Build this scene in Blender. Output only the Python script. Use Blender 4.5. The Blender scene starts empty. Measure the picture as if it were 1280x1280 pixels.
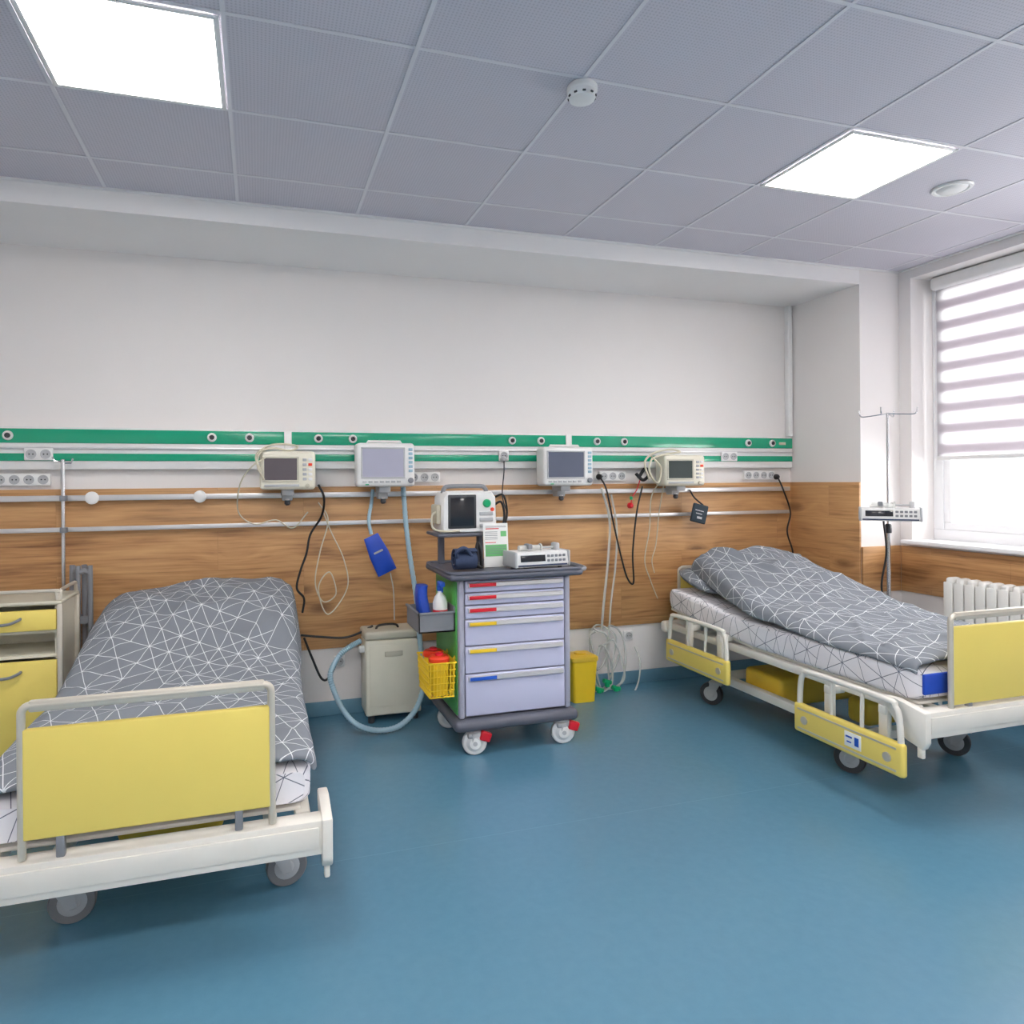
import bpy, bmesh, math, random
from mathutils import Vector, Matrix, noise
random.seed(7)
D = bpy.data; SC = bpy.context.scene; COL = SC.collection
PI = math.pi; sin = math.sin; cos = math.cos
# ------------------------------------------------------------------ camera model
TH = math.radians(16.9); F = 850.0; CX = 582.0; CY = 601.0; RO = math.radians(.45); H = 1.46
CAM = Vector((0, 0, H)); FW = Vector((sin(TH), cos(TH), 0)); RT = Vector((cos(TH), -sin(TH), 0)); UP = Vector((0, 0, 1))
def ray(px, py):
    dx, dy = px-CX, py-CY
    u = dx*cos(RO)-dy*sin(RO); v = dx*sin(RO)+dy*cos(RO)
    return RT*(u/F)+FW-UP*(v/F)
def atY(px, py, Y):
    r = ray(px, py); return CAM+r*(Y/r.y)
cd = D.cameras.new('camera'); cam = D.objects.new('camera', cd); COL.objects.link(cam)
rc = RT*cos(RO)-UP*sin(RO); uc = RT*sin(RO)+UP*cos(RO)
m3 = Matrix((rc, uc, -FW)).transposed()
cam.matrix_world = Matrix.Translation(CAM) @ m3.to_4x4()
cd.sensor_width = 36; cd.lens = F/1280*36; cd.shift_x = (640-CX)/1280; cd.shift_y = -(640-CY)/1280; cd.clip_start = .05
SC.camera = cam
SC.view_settings.view_transform = 'Standard'
SC.view_settings.look = 'None'
SC.view_settings.exposure = 0.26
# ------------------------------------------------------------------ materials
def lin(c):
    return tuple(((v/255)/12.92 if v/255 <= .04045 else ((v/255+.055)/1.055)**2.4) for v in c)+(1,)
class NT:
    def __init__(s, name):
        s.m = D.materials.new(name); s.m.use_nodes = True; s.t = s.m.node_tree; s.n = s.t.nodes; s.l = s.t.links
        s.p = s.n['Principled BSDF']; s.out = s.n['Material Output']
    def new(s, ty, **k):
        o = s.n.new(ty)
        for a, b in k.items(): setattr(o, a, b)
        return o
    def put(s, sock, v):
        if isinstance(v, bpy.types.NodeSocket): s.l.new(v, sock)
        else: sock.default_value = v
    def math(s, op, a, b=0.0, c=0.0):
        o = s.new('ShaderNodeMath', operation=op); s.put(o.inputs[0], a); s.put(o.inputs[1], b)
        if op in ('COMPARE', 'MULTIPLY_ADD'): s.put(o.inputs[2], c)
        return o.outputs[0]
    def mix(s, f, a, b):
        o = s.new('ShaderNodeMix', data_type='RGBA'); s.put(o.inputs[0], f); s.put(o.inputs[6], a); s.put(o.inputs[7], b); return o.outputs[2]
    def noise(s, vec, scale, detail=3):
        o = s.new('ShaderNodeTexNoise'); o.inputs['Scale'].default_value = scale; o.inputs['Detail'].default_value = detail
        if vec is not None: s.l.new(vec, o.inputs['Vector'])
        return o.outputs['Fac']
    def obj(s): return s.new('ShaderNodeTexCoord').outputs['Object']
    def bump(s, h, strength, dist=.01):
        o = s.new('ShaderNodeBump'); o.inputs['Strength'].default_value = strength; o.inputs['Distance'].default_value = dist
        s.l.new(h, o.inputs['Height']); s.l.new(o.outputs[0], s.p.inputs['Normal'])
def M(name, rgb, rough=.5, metal=0., var=.06, scale=14., bump=0., alpha=None, emit=0., spec=.5, bscale=200):
    k = NT(name); ob = k.obj(); f = k.noise(ob, scale)
    a = lin([c*(1-var) for c in rgb]); b = lin([min(255, c*(1+var)) for c in rgb])
    c = k.mix(f, a, b); k.l.new(c, k.p.inputs['Base Color'])
    k.p.inputs['Roughness'].default_value = rough; k.p.inputs['Metallic'].default_value = metal
    k.p.inputs['Specular IOR Level'].default_value = spec
    if bump: k.bump(k.noise(ob, bscale), bump, .004)
    if alpha is not None: k.p.inputs['Alpha'].default_value = alpha
    if emit:
        k.l.new(c, k.p.inputs['Emission Color']); k.p.inputs['Emission Strength'].default_value = emit
    return k.m
MT = dict(
    wall=M('wall_paint', (233, 228, 226), .75, var=.01, scale=3, bump=.04, bscale=90),
    soffit=M('soffit_paint', (240, 237, 236), .75, var=.01, scale=3),
    white=M('white_plastic', (234, 233, 232), .38, var=.015),
    cream=M('cream_plastic', (228, 223, 206), .4, var=.02),
    creamd=M('cream_plastic_dark', (200, 195, 178), .45, var=.02),  # darker cream for bezels, knobs, lid and cabinet top
    bedw=M('bed_frame_enamel', (232, 227, 218), .35, var=.015),
    yellow=M('yellow_laminate', (240, 216, 112), .42, var=.015, scale=5),
    yellowd=M('deep_yellow_plastic', (230, 190, 60), .45, var=.03),
    yellowb=M('bright_yellow_plastic', (246, 206, 44), .4, var=.02),
    champ=M('champagne_metal', (206, 199, 186), .38, .35, var=.02),
    chrome=M('chrome_steel', (205, 205, 208), .2, .95, var=.02),
    alu=M('brushed_aluminium', (214, 213, 214), .35, .6, var=.03),
    green=M('green_panel', (22, 158, 120), .16, var=.03, scale=2),
    greenb=M('green_plastic', (84, 176, 84), .4, var=.03),
    greenc=M('green_connector', (0, 165, 105), .35, var=.03),
    lilac=M('lilac_drawer', (202, 202, 228), .4, var=.012, scale=4),
    lilacd=M('lilac_grey_frame', (170, 170, 186), .42, var=.02),
    slate=M('slate_grey_plastic', (96, 98, 110), .45, var=.03),
    grey=M('mid_grey_plastic', (130, 132, 138), .5, var=.03),
    lgrey=M('light_grey_plastic', (182, 183, 186), .45, var=.02),
    tyre=M('grey_tyre_rubber', (122, 122, 126), .6, var=.03),
    tyred=M('dark_tyre_rubber', (58, 58, 62), .6, var=.03),
    black=M('black_rubber', (24, 24, 27), .45, var=.1),
    dark=M('dark_charcoal', (50, 52, 57), .4, var=.05),
    red=M('red_plastic', (215, 30, 48), .35, var=.03),
    orange=M('orange_red_plastic', (235, 66, 36), .35, var=.03),
    blue=M('blue_plastic', (34, 90, 196), .4, var=.04),
    bluef=M('blue_vinyl_fabric', (28, 72, 182), .42, var=.08, bump=.1),
    navy=M('navy_fabric', (52, 66, 96), .8, var=.08, bump=.2),
    hose=M('pale_blue_hose', (156, 186, 202), .35, var=.03),
    clear=M('clear_tubing', (224, 226, 222), .2, var=.02, alpha=.6),
    beige=M('beige_cord', (202, 195, 174), .5, var=.03),
    scr_l=M('screen_pale', (160, 160, 178), .12, var=.05, scale=4, emit=.12),
    scr_m=M('screen_grey', (92, 98, 116), .12, var=.08, scale=4, emit=.05),
    scr_d=M('screen_dark', (88, 80, 86), .12, var=.08, scale=4),
    scr_g=M('screen_dark_green', (50, 62, 60), .12, var=.08, scale=4),
    scr_k=M('screen_black', (34, 36, 42), .1, var=.1, scale=4),
    paper=M('paper', (238, 238, 236), .8, var=.01),
    pgreen=M('paper_green', (110, 185, 120), .8, var=.02),
    bar=M('ceiling_bar', (226, 224, 230), .5, var=.01),
    pvc=M('window_pvc', (244, 244, 246), .3, var=.01),
    rad=M('radiator_enamel', (236, 235, 231), .3, var=.01),
    skirt=M('vinyl_skirting', (100, 142, 164), .4, var=.03, scale=30),
)
def mat_floor():
    k = NT('blue_vinyl_floor'); o = k.obj()
    n1 = k.noise(o, 26, 4); n2 = k.noise(o, 1.2, 2); n3 = k.noise(o, 240, 2)
    f = k.math('MULTIPLY_ADD', n1, .75, k.math('MULTIPLY', n3, .25))
    r = k.new('ShaderNodeValToRGB'); k.l.new(f, r.inputs[0])
    r.color_ramp.elements[0].position = .25; r.color_ramp.elements[0].color = lin((82, 126, 149))
    r.color_ramp.elements[1].position = .75; r.color_ramp.elements[1].color = lin((88, 133, 156))
    c = k.mix(k.math('MULTIPLY', n2, .35), r.outputs[0], lin((84, 126, 156)))
    sx = k.new('ShaderNodeSeparateXYZ'); k.l.new(o, sx.inputs[0])
    fr = k.math('FRACT', k.math('MULTIPLY', k.math('ADD', sx.outputs[1], .35), 1/1.5))
    seam = k.math('LESS_THAN', fr, .0022)
    c = k.mix(k.math('MULTIPLY', seam, .3), c, lin((110, 158, 180)))
    k.l.new(c, k.p.inputs['Base Color']); k.p.inputs['Roughness'].default_value = .25
    k.p.inputs['Specular IOR Level'].default_value = .55
    return k.m
def mat_tile():
    k = NT('perforated_ceiling_tile'); o = k.obj()
    v = k.new('ShaderNodeVectorMath', operation='SCALE'); k.l.new(o, v.inputs[0]); v.inputs['Scale'].default_value = 1/.0125
    s = k.new('ShaderNodeSeparateXYZ'); k.l.new(v.outputs[0], s.inputs[0])
    dx = k.math('SUBTRACT', k.math('FRACT', s.outputs[0]), .5); dy = k.math('SUBTRACT', k.math('FRACT', s.outputs[1]), .5)
    d = k.math('SQRT', k.math('ADD', k.math('MULTIPLY', dx, dx), k.math('MULTIPLY', dy, dy)))
    hole = k.math('LESS_THAN', d, .27)
    c = k.mix(k.noise(o, 2, 2), lin((207, 203, 213)), lin((213, 209, 219)))
    c = k.mix(k.math('MULTIPLY', hole, .28), c, lin((128, 126, 140)))
    k.l.new(c, k.p.inputs['Base Color']); k.p.inputs['Roughness'].default_value = .6; return k.m
def mat_wood():
    k = NT('oak_laminate'); o = k.obj()
    s = k.new('ShaderNodeSeparateXYZ'); k.l.new(o, s.inputs[0])
    a = k.math('ADD', s.outputs[0], k.math('MULTIPLY', s.outputs[1], -1.0))
    cv = k.new('ShaderNodeCombineXYZ'); k.l.new(a, cv.inputs[0]); k.l.new(s.outputs[2], cv.inputs[1])
    br = k.new('ShaderNodeTexBrick'); k.l.new(cv.outputs[0], br.inputs['Vector'])
    br.inputs['Scale'].default_value = 1; br.inputs['Brick Width'].default_value = 1.35; br.inputs['Row Height'].default_value = .235
    br.inputs['Mortar Size'].default_value = .0008; br.offset = .37
    br.inputs['Color1'].default_value = (0, 0, 0, 1); br.inputs['Color2'].default_value = (1, 1, 1, 1); br.inputs['Mortar'].default_value = (.4, .4, .4, 1)
    off = k.math('MULTIPLY', br.outputs['Color'], 3.7)
    # knots bend the grain
    kv = k.new('ShaderNodeCombineXYZ'); k.l.new(k.math('MULTIPLY', a, 1.7), kv.inputs[0]); k.l.new(k.math('MULTIPLY', s.outputs[2], 4.4), kv.inputs[1]); k.l.new(off, kv.inputs[2])
    vo = k.new('ShaderNodeTexVoronoi'); k.l.new(kv.outputs[0], vo.inputs['Vector']); vo.inputs['Scale'].default_value = 1.0
    kn = k.math('MULTIPLY', k.math('LESS_THAN', vo.outputs['Distance'], .2), k.math('SUBTRACT', 1.0, k.math('MULTIPLY', vo.outputs['Distance'], 5.0)))
    bend = k.math('MULTIPLY', k.math('POWER', k.math('SUBTRACT', 1.0, k.math('MINIMUM', vo.outputs['Distance'], 1.0)), 4.0), 2.6)
    g = k.new('ShaderNodeCombineXYZ'); k.l.new(k.math('MULTIPLY', a, 3.0), g.inputs[0]); k.l.new(k.math('ADD', k.math('MULTIPLY', s.outputs[2], 62), bend), g.inputs[1]); k.l.new(off, g.inputs[2])
    g2 = k.new('ShaderNodeCombineXYZ'); k.l.new(k.math('MULTIPLY', a, 1.6), g2.inputs[0]); k.l.new(k.math('ADD', k.math('MULTIPLY', s.outputs[2], 11), bend), g2.inputs[1]); k.l.new(off, g2.inputs[2])
    n1 = k.noise(g.outputs[0], 1.0, 6); n2 = k.noise(g2.outputs[0], 1.0, 5)
    f = k.math('ADD', k.math('MULTIPLY', n1, .45), k.math('MULTIPLY', n2, .55))
    r = k.new('ShaderNodeValToRGB'); k.l.new(f, r.inputs[0]); e = r.color_ramp.elements
    e[0].position = .32; e[0].color = lin((122, 80, 48)); e[1].position = .68; e[1].color = lin((214, 168, 116))
    m_ = e.new(.47); m_.color = lin((184, 136, 89))
    c = k.mix(k.math('MULTIPLY', br.outputs['Color'], .30), r.outputs[0], lin((210, 166, 116)))
    c = k.mix(k.math('MULTIPLY', kn, .85), c, lin((92, 56, 34)))
    c = k.mix(k.math('MULTIPLY', br.outputs['Fac'], .4), c, lin((108, 72, 44)))
    k.l.new(c, k.p.inputs['Base Color']); k.p.inputs['Roughness'].default_value = .45; return k.m
def mat_cloth(name, base, line, sp=.098, th=.0135, rough=.85):
    k = NT(name); tc = k.new('ShaderNodeTexCoord')
    mp = k.new('ShaderNodeMapping'); k.l.new(tc.outputs['UV'], mp.inputs[0]); mp.inputs['Rotation'].default_value = (0, 0, .42)
    mp.inputs['Scale'].default_value = (1/sp, .8/sp, 1)
    s = k.new('ShaderNodeSeparateXYZ'); k.l.new(mp.outputs[0], s.inputs[0]); x, y = s.outputs[0], s.outputs[1]
    def wn(a, b, seed):
        c = k.new('ShaderNodeCombineXYZ'); k.put(c.inputs[0], a); k.put(c.inputs[1], b); c.inputs[2].default_value = seed
        w = k.new('ShaderNodeTexWhiteNoise', noise_dimensions='3D'); k.l.new(c.outputs[0], w.inputs['Vector']); return w.outputs['Value']
    def fam(w, wid, a, b, seed, keep):
        dd = k.math('ABSOLUTE', k.math('SUBTRACT', w, k.math('ROUND', w)))
        return k.math('MULTIPLY', k.math('LESS_THAN', dd, wid), k.math('LESS_THAN', wn(a, b, seed), keep))
    l1 = fam(x, th, k.math('ROUND', x), k.math('FLOOR', k.math('MULTIPLY', y, .5)), 1.5, .88)
    l2 = fam(y, th, k.math('FLOOR', k.math('MULTIPLY', x, .5)), k.math('ROUND', y), 2.5, .88)
    l3 = fam(k.math('ADD', x, y), th*1.4, k.math('ROUND', k.math('ADD', x, y)), k.math('FLOOR', k.math('MULTIPLY', x, .5)), 3.5, .72)
    l4 = fam(k.math('SUBTRACT', x, y), th*1.4, k.math('ROUND', k.math('SUBTRACT', x, y)), k.math('FLOOR', k.math('MULTIPLY', x, .34)), 4.5, .55)
    t = k.math('MAXIMUM', k.math('MAXIMUM', l1, l2), k.math('MAXIMUM', l3, l4))
    b = k.mix(k.noise(k.obj(), 7, 3), lin([c*.96 for c in base]), lin([min(255, c*1.04) for c in base]))
    k.l.new(k.mix(t, b, lin(line)), k.p.inputs['Base Color']); k.p.inputs['Roughness'].default_value = rough
    k.p.inputs['Specular IOR Level'].default_value = .2
    k.bump(k.noise(k.obj(), 16, 4), .35, .012)
    return k.m
def mat_emit(name, col, st):
    k = NT(name); e = k.new('ShaderNodeEmission'); e.inputs[0].default_value = col
    f = k.noise(k.obj(), 3, 1); k.l.new(k.math('MULTIPLY_ADD', f, .02*st, st), e.inputs[1]); k.l.new(e.outputs[0], k.out.inputs[0]); return k.m
def mat_glass():
    k = NT('window_glass'); a = k.new('ShaderNodeBsdfTransparent'); b = k.new('ShaderNodeBsdfGlossy'); b.inputs['Roughness'].default_value = .05
    mx = k.new('ShaderNodeMixShader'); k.l.new(k.math('MULTIPLY_ADD', k.noise(k.obj(), 2, 1), .01, .04), mx.inputs[0])
    k.l.new(a.outputs[0], mx.inputs[1]); k.l.new(b.outputs[0], mx.inputs[2]); k.l.new(mx.outputs[0], k.out.inputs[0]); return k.m
def mat_blind():
    k = NT('zebra_blind_fabric'); o = k.obj(); s = k.new('ShaderNodeSeparateXYZ'); k.l.new(o, s.inputs[0])
    fr = k.math('FRACT', k.math('MULTIPLY', s.outputs[2], 1/.140))
    tri = k.math('ABSOLUTE', k.math('SUBTRACT', fr, .5))
    band = k.math('MINIMUM', k.math('MAXIMUM', k.math('MULTIPLY', k.math('SUBTRACT', .33, tri), 5.0), 0.0), 1.0)
    df = k.new('ShaderNodeBsdfDiffuse'); df.inputs[0].default_value = lin((232, 228, 231))
    tl = k.new('ShaderNodeBsdfTranslucent'); tl.inputs[0].default_value = lin((170, 163, 169))
    m1 = k.new('ShaderNodeMixShader'); m1.inputs[0].default_value = .5; k.l.new(df.outputs[0], m1.inputs[1]); k.l.new(tl.outputs[0], m1.inputs[2])
    tr = k.new('ShaderNodeBsdfTransparent'); tr.inputs[0].default_value = (.5, .5, .51, 1)
    t2 = k.new('ShaderNodeBsdfTranslucent'); t2.inputs[0].default_value = (.6, .595, .605, 1)
    m2 = k.new('ShaderNodeMixShader'); m2.inputs[0].default_value = .88; k.l.new(tr.outputs[0], m2.inputs[1]); k.l.new(t2.outputs[0], m2.inputs[2])
    mm = k.new('ShaderNodeMixShader'); k.l.new(band, mm.inputs[0]); k.l.new(m2.outputs[0], mm.inputs[1]); k.l.new(m1.outputs[0], mm.inputs[2])
    k.l.new(mm.outputs[0], k.out.inputs[0]); return k.m
MT['floor'] = mat_floor(); MT['tile'] = mat_tile(); MT['wood'] = mat_wood()
MT['duvet'] = mat_cloth('grey_patterned_cotton', (124, 129, 137), (220, 223, 227))
MT['sheet'] = mat_cloth('white_patterned_cotton', (238, 235, 240), (112, 116, 132), th=.0135)
MT['light'] = mat_emit('light_diffuser', (1, .97, .94, 1), 25.0); MT['glass'] = mat_glass(); MT['blind'] = mat_blind()
# ------------------------------------------------------------------ mesh builder
def catmull(P, n):
    P = [Vector(p) for p in P]
    if n <= 1 or len(P) < 3: return P
    Q = [P[0]*2-P[1]]+P+[P[-1]*2-P[-2]]; out = []
    for i in range(1, len(Q)-2):
        a, b, c, d = Q[i-1:i+3]
        for j in range(n):
            t = j/n
            out.append(.5*((2*b)+(c-a)*t+(2*a-5*b+4*c-d)*t*t+(3*b-a-3*c+d)*t**3))
    out.append(P[-1]); return out
ORG = {}
class MB:
    def __init__(s): s.bm = bmesh.new()
    def merge(s, t, mat=None):
        if mat is not None: bmesh.ops.transform(t, matrix=mat, verts=t.verts[:])
        me = D.meshes.new('tmp'); t.to_mesh(me); t.free(); s.bm.from_mesh(me); D.meshes.remove(me); return s
    def box(s, c, d, b=0., seg=2, rot=None):
        t = bmesh.new(); bmesh.ops.create_cube(t, size=1)
        for v in t.verts: v.co = Vector((v.co.x*d[0], v.co.y*d[1], v.co.z*d[2]))
        if b: bmesh.ops.bevel(t, geom=t.edges[:], offset=min(b, min(d)*.49), segments=seg, affect='EDGES', profile=.5)
        m = Matrix.Translation(Vector(c))
        if rot is not None: m = m @ rot
        return s.merge(t, m)
    def bb(s, x0, x1, y0, y1, z0, z1, b=0., seg=2):
        return s.box(((x0+x1)/2, (y0+y1)/2, (z0+z1)/2), (abs(x1-x0), abs(y1-y0), abs(z1-z0)), b, seg)
    def loft(s, rings, cap=True, closed=False):
        R = [[s.bm.verts.new(p) for p in r] for r in rings]; n = len(R[0]); k = len(R)
        for i in range(k if closed else k-1):
            a, b = R[i], R[(i+1) % k]
            for j in range(n):
                s.bm.faces.new((a[j], a[(j+1) % n], b[(j+1) % n], b[j]))
        if cap and not closed:
            s.bm.faces.new(R[0][::-1]); s.bm.faces.new(R[-1])
        return s
    def tube(s, pts, r, seg=8, smooth=0, closed=False):
        P = catmull(pts, smooth) if smooth else [Vector(p) for p in pts]
        n = len(P); rings = []; N = None
        for i in range(n):
            if closed: T = P[(i+1) % n]-P[i-1]
            else: T = P[min(i+1, n-1)]-P[max(i-1, 0)]
            if T.length < 1e-9: T = Vector((0, 0, 1))
            T.normalize()
            if N is None:
                N = T.orthogonal().normalized()
            else:
                N = N-T*N.dot(T)
                N = N.normalized() if N.length > 1e-6 else T.orthogonal().normalized()
            B = T.cross(N); rr = r(i) if callable(r) else r
            rings.append([P[i]+(N*cos(2*PI*j/seg)+B*sin(2*PI*j/seg))*rr for j in range(seg)])
        return s.loft(rings, True, closed)
    def lathe(s, prof, o, ax=(0, 0, 1), seg=24):
        A = Vector(ax).normalized(); N = A.orthogonal().normalized(); B = A.cross(N); o = Vector(o)
        return s.loft([[o+A*h+(N*cos(2*PI*j/seg)+B*sin(2*PI*j/seg))*max(r, 1e-4) for j in range(seg)] for r, h in prof])
    def cyl(s, a, b, r, seg=16):
        a, b = Vector(a), Vector(b); L = (b-a).length; e = min(r*.15, L*.2)
        return s.lathe([(r-e, 0), (r, e), (r, L-e), (r-e, L)], a, b-a, seg)
    def prism(s, poly, vec):
        vec = Vector(vec); P = [Vector(p) for p in poly]
        return s.loft([P, [p+vec for p in P]])
    def xf(s, mat):
        bmesh.ops.transform(s.bm, matrix=mat, verts=s.bm.verts[:]); return s
    def mesh(s, name, off=Vector((0, 0, 0)), ang=38, uvbox=False):
        bmesh.ops.recalc_face_normals(s.bm, faces=s.bm.faces[:])
        if uvbox:
            uv = s.bm.loops.layers.uv.new('UVMap')
            for f in s.bm.faces:
                n = f.normal; ax = max(range(3), key=lambda i: abs(n[i]))
                for l in f.loops:
                    c = l.vert.co
                    l[uv].uv = (c.x, c.y) if ax == 2 else ((c.y+.33, c.z*1.0+.2) if ax == 0 else (c.x, c.z))
        for v in s.bm.verts: v.co -= off
        me = D.meshes.new(name); s.bm.to_mesh(me); s.bm.free()
        for p in me.polygons: p.use_smooth = True
        me.set_sharp_from_angle(angle=math.radians(ang)); return me
    def build(s, name, mat, parent=None, label=None, uvbox=False, ang=38):
        off = ORG.get(parent.name, Vector((0, 0, 0))) if parent else Vector((0, 0, 0))
        me = s.mesh(name, off, ang, uvbox); me.materials.append(mat)
        o = D.objects.new(name, me); COL.objects.link(o)
        if parent: o.parent = parent; ORG[o.name] = off
        if label: o['label'] = label
        return o
def tag(o, label, cat, group=None):
    o['label'] = label; o['category'] = cat
    if group: o['group'] = group
    return o
def empty(name, loc, label, cat, group=None):
    o = D.objects.new(name, None); COL.objects.link(o); o.location = loc; o.empty_display_size = .1; ORG[o.name] = Vector(loc)
    return tag(o, label, cat, group)
def solo(mb, name, mat, label, cat, group=None, uvbox=False):
    vs = [v.co for v in mb.bm.verts]
    lo = Vector([min(v[i] for v in vs) for i in range(3)]); hi = Vector([max(v[i] for v in vs) for i in range(3)])
    off = Vector(((lo.x+hi.x)/2, (lo.y+hi.y)/2, lo.z))
    me = mb.mesh(name, off, 38, uvbox); me.materials.append(mat)
    o = D.objects.new(name, me); COL.objects.link(o); o.location = off
    return tag(o, label, cat, group)
def struct(mb, name, mat, parent=None):
    o = mb.build(name, mat, parent); o['kind'] = 'structure'; return o
def dup(root, loc, rz=0., label=None):
    def cp(o, p):
        c = o.copy(); COL.objects.link(c); c.parent = p
        for ch in o.children: cp(ch, c)
        return c
    r = cp(root, None); r.location = loc; r.rotation_euler = (0, 0, rz)
    if label: r['label'] = label
    return r
# ------------------------------------------------------------------ room shell
ZC = 2.90; YW = 4.326; YF = 3.68; XN = 3.955; XR = 4.305; XL = -2.4; YB = -2.2
struct(MB().bb(XL-.15, XR+.3, YB-.15, YW+.15, -.1, 0), 'floor', MT['floor'])
struct(MB().bb(XL-.15, XR+.3, YB-.15, YW+.15, ZC, ZC+.1), 'ceiling', MT['tile'])
struct(MB().bb(XL-.15, XR+.3, YW, YW+.15, 0, ZC), 'wall_back', MT['wall'])
struct(MB().bb(XL-.15, XL, YB, YW, 0, ZC), 'wall_left', MT['wall'])
struct(MB().bb(XL-.15, XR+.3, YB-.15, YB, 0, ZC), 'wall_front', MT['wall'])
struct(MB().bb(XN, XR, YF, YW, 0, ZC), 'wall_column', MT['wall'])
WY0, WY1, WZ0, WZ1 = 1.7, 3.59, 1.0, 2.83
struct(MB().bb(XR, XR+.3, YB, WY0, 0, ZC).bb(XR, XR+.3, WY1, YW, 0, ZC).bb(XR, XR+.3, WY0, WY1, 0, WZ0).bb(XR, XR+.3, WY0, WY1, WZ1, ZC), 'wall_right', MT['wall'])
struct(MB().bb(XL, XN, YF, YW, 2.79, ZC), 'trim_1', MT['soffit'])          # dropped soffit over the recess
# wood cladding
struct(MB().bb(XL, XN, YW-.015, YW, .42, 1.43, .002), 'trim_2', MT['wood'])
struct(MB().bb(XN-.015, XN, YF, YW-.015, .42, 1.43, .002), 'trim_3', MT['wood'])
struct(MB().bb(XN, XR-.015, YF-.015, YF, .67, .985, .002), 'trim_4', MT['wood'])
struct(MB().bb(XR-.015, XR, YB, YF-.015, .67, .985, .002), 'trim_5', MT['wood'])
struct(MB().bb(XL, XN-.02, YW-.012, YW, 0, .09, .004), 'baseboard_back', MT['skirt'])
struct(MB().bb(XN-.012, XN, YF, YW-.012, 0, .09, .004), 'baseboard_recess', MT['skirt'])
struct(MB().bb(XR-.012, XR, YB, YF, 0, .09, .004), 'baseboard_right', MT['skirt'])
# ceiling grid
XG = [-.096+.61*k for k in range(-3, 8)]; YG = [2.774+.57*k for k in range(-8, 2)]
g = MB()
for x in XG: g.bb(x-.0075, x+.0075, YB, YF, ZC-.003, ZC, .0008, 1)
for y in YG: g.bb(XL, XR, y-.0075, y+.0075, ZC-.0034, ZC-.0003, .0008, 1)
struct(g, 'trim_6', MT['bar'])
struct(MB().bb(XL, XR, YF-.018, YF, ZC-.012, ZC, .003).bb(XR-.018, XR, YB, YF, ZC-.012, ZC, .003), 'trim_7', MT['white'])
# ceiling lights
def light(x0, y0, label):
    t = empty('ceiling_light', (x0+.305, y0+.285, ZC-.012), label, 'ceiling light', 'square ceiling lights')
    x1, y1 = x0+.61, y0+.57; f = MB()
    for a in ((x0+.012, x0+.03, y0+.012, y1-.012), (x1-.03, x1-.012, y0+.012, y1-.012), (x0+.03, x1-.03, y0+.012, y0+.028), (x0+.03, x1-.03, y1-.028, y1-.012)):
        f.bb(a[0], a[1], a[2], a[3], ZC-.012, ZC-.004, .002)
    f.build('frame', MT['white'], t)
    MB().bb(x0+.03, x1-.03, y0+.028, y1-.028, ZC-.010, ZC-.005).build('diffuser', MT['light'], t)
light(XG[2], YG[7], 'glowing square ceiling light above the left bed')
light(XG[7], YG[7], 'glowing square ceiling light nearer the window')
for i, (a, b) in enumerate(((2, 3), (7, 3), (4, 3), (2, 0), (7, 0))):  # unseen panels added as fill light for the room
    light(XG[a], YG[b], 'added fill light panel on the unseen ceiling behind the viewer')
# window
wx0, wx1 = 4.50, 4.56
w = MB()
for a in ((WY0, WY1, WZ0, WZ0+.10), (WY0, WY1, WZ1-.07, WZ1), (WY0, WY0+.07, WZ0+.10, WZ1-.07), (WY1-.07, WY1, WZ0+.10, WZ1-.07), (2.42, 2.50, WZ0+.10, WZ1-.07)):
    w.bb(wx0, wx1, a[0], a[1], a[2], a[3], .004)
win = struct(w, 'window_1', MT['pvc'])
s = MB()
for y0, y1 in ((1.77, 2.42), (2.50, 3.52)):
    for a in ((y0, y1, 1.10, 1.15), (y0, y1, 2.71, 2.76), (y0, y0+.05, 1.15, 2.71), (y1-.05, y1, 1.15, 2.71)):
        s.bb(wx0+.008, wx1-.004, a[0], a[1], a[2], a[3], .004)
struct(s, 'window_sash', MT['pvc'], win)
struct(MB().bb(4.528, 4.534, 1.8, 2.38, 1.14, 2.73).bb(4.528, 4.534, 2.54, 3.48, 1.14, 2.73), 'window_pane', MT['glass'], win)
struct(MB().bb(4.24, 4.303, WY0-.05, WY1+.04, 1.0005, 1.03, .008).bb(4.30, 4.4995, WY0+.001, WY1-.001, 1.0005, 1.03, .002), 'window_sill', MT['pvc'], win)
b = empty('roller_blind', (4.46, 3.03, 1.58), 'white zebra-striped roller blind in the window', 'blind')
MB().bb(4.42, 4.498, 2.53, 3.545, 2.74, 2.826, .02, 3).build('cassette', MT['white'], b)
MB().bb(4.4585, 4.4605, 2.55, 3.525, 1.60, 2.75).build('fabric', MT['blind'], b)
MB().bb(4.449, 4.470, 2.55, 3.525, 1.575, 1.602, .006).build('bottom_bar', MT['white'], b)
c = MB(); c.tube([(4.455, 3.535, 2.76), (4.45, 3.536, 2.0), (4.45, 3.537, 1.5)], .003, 6); c.build('pull_chain', MT['white'], b)
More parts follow.
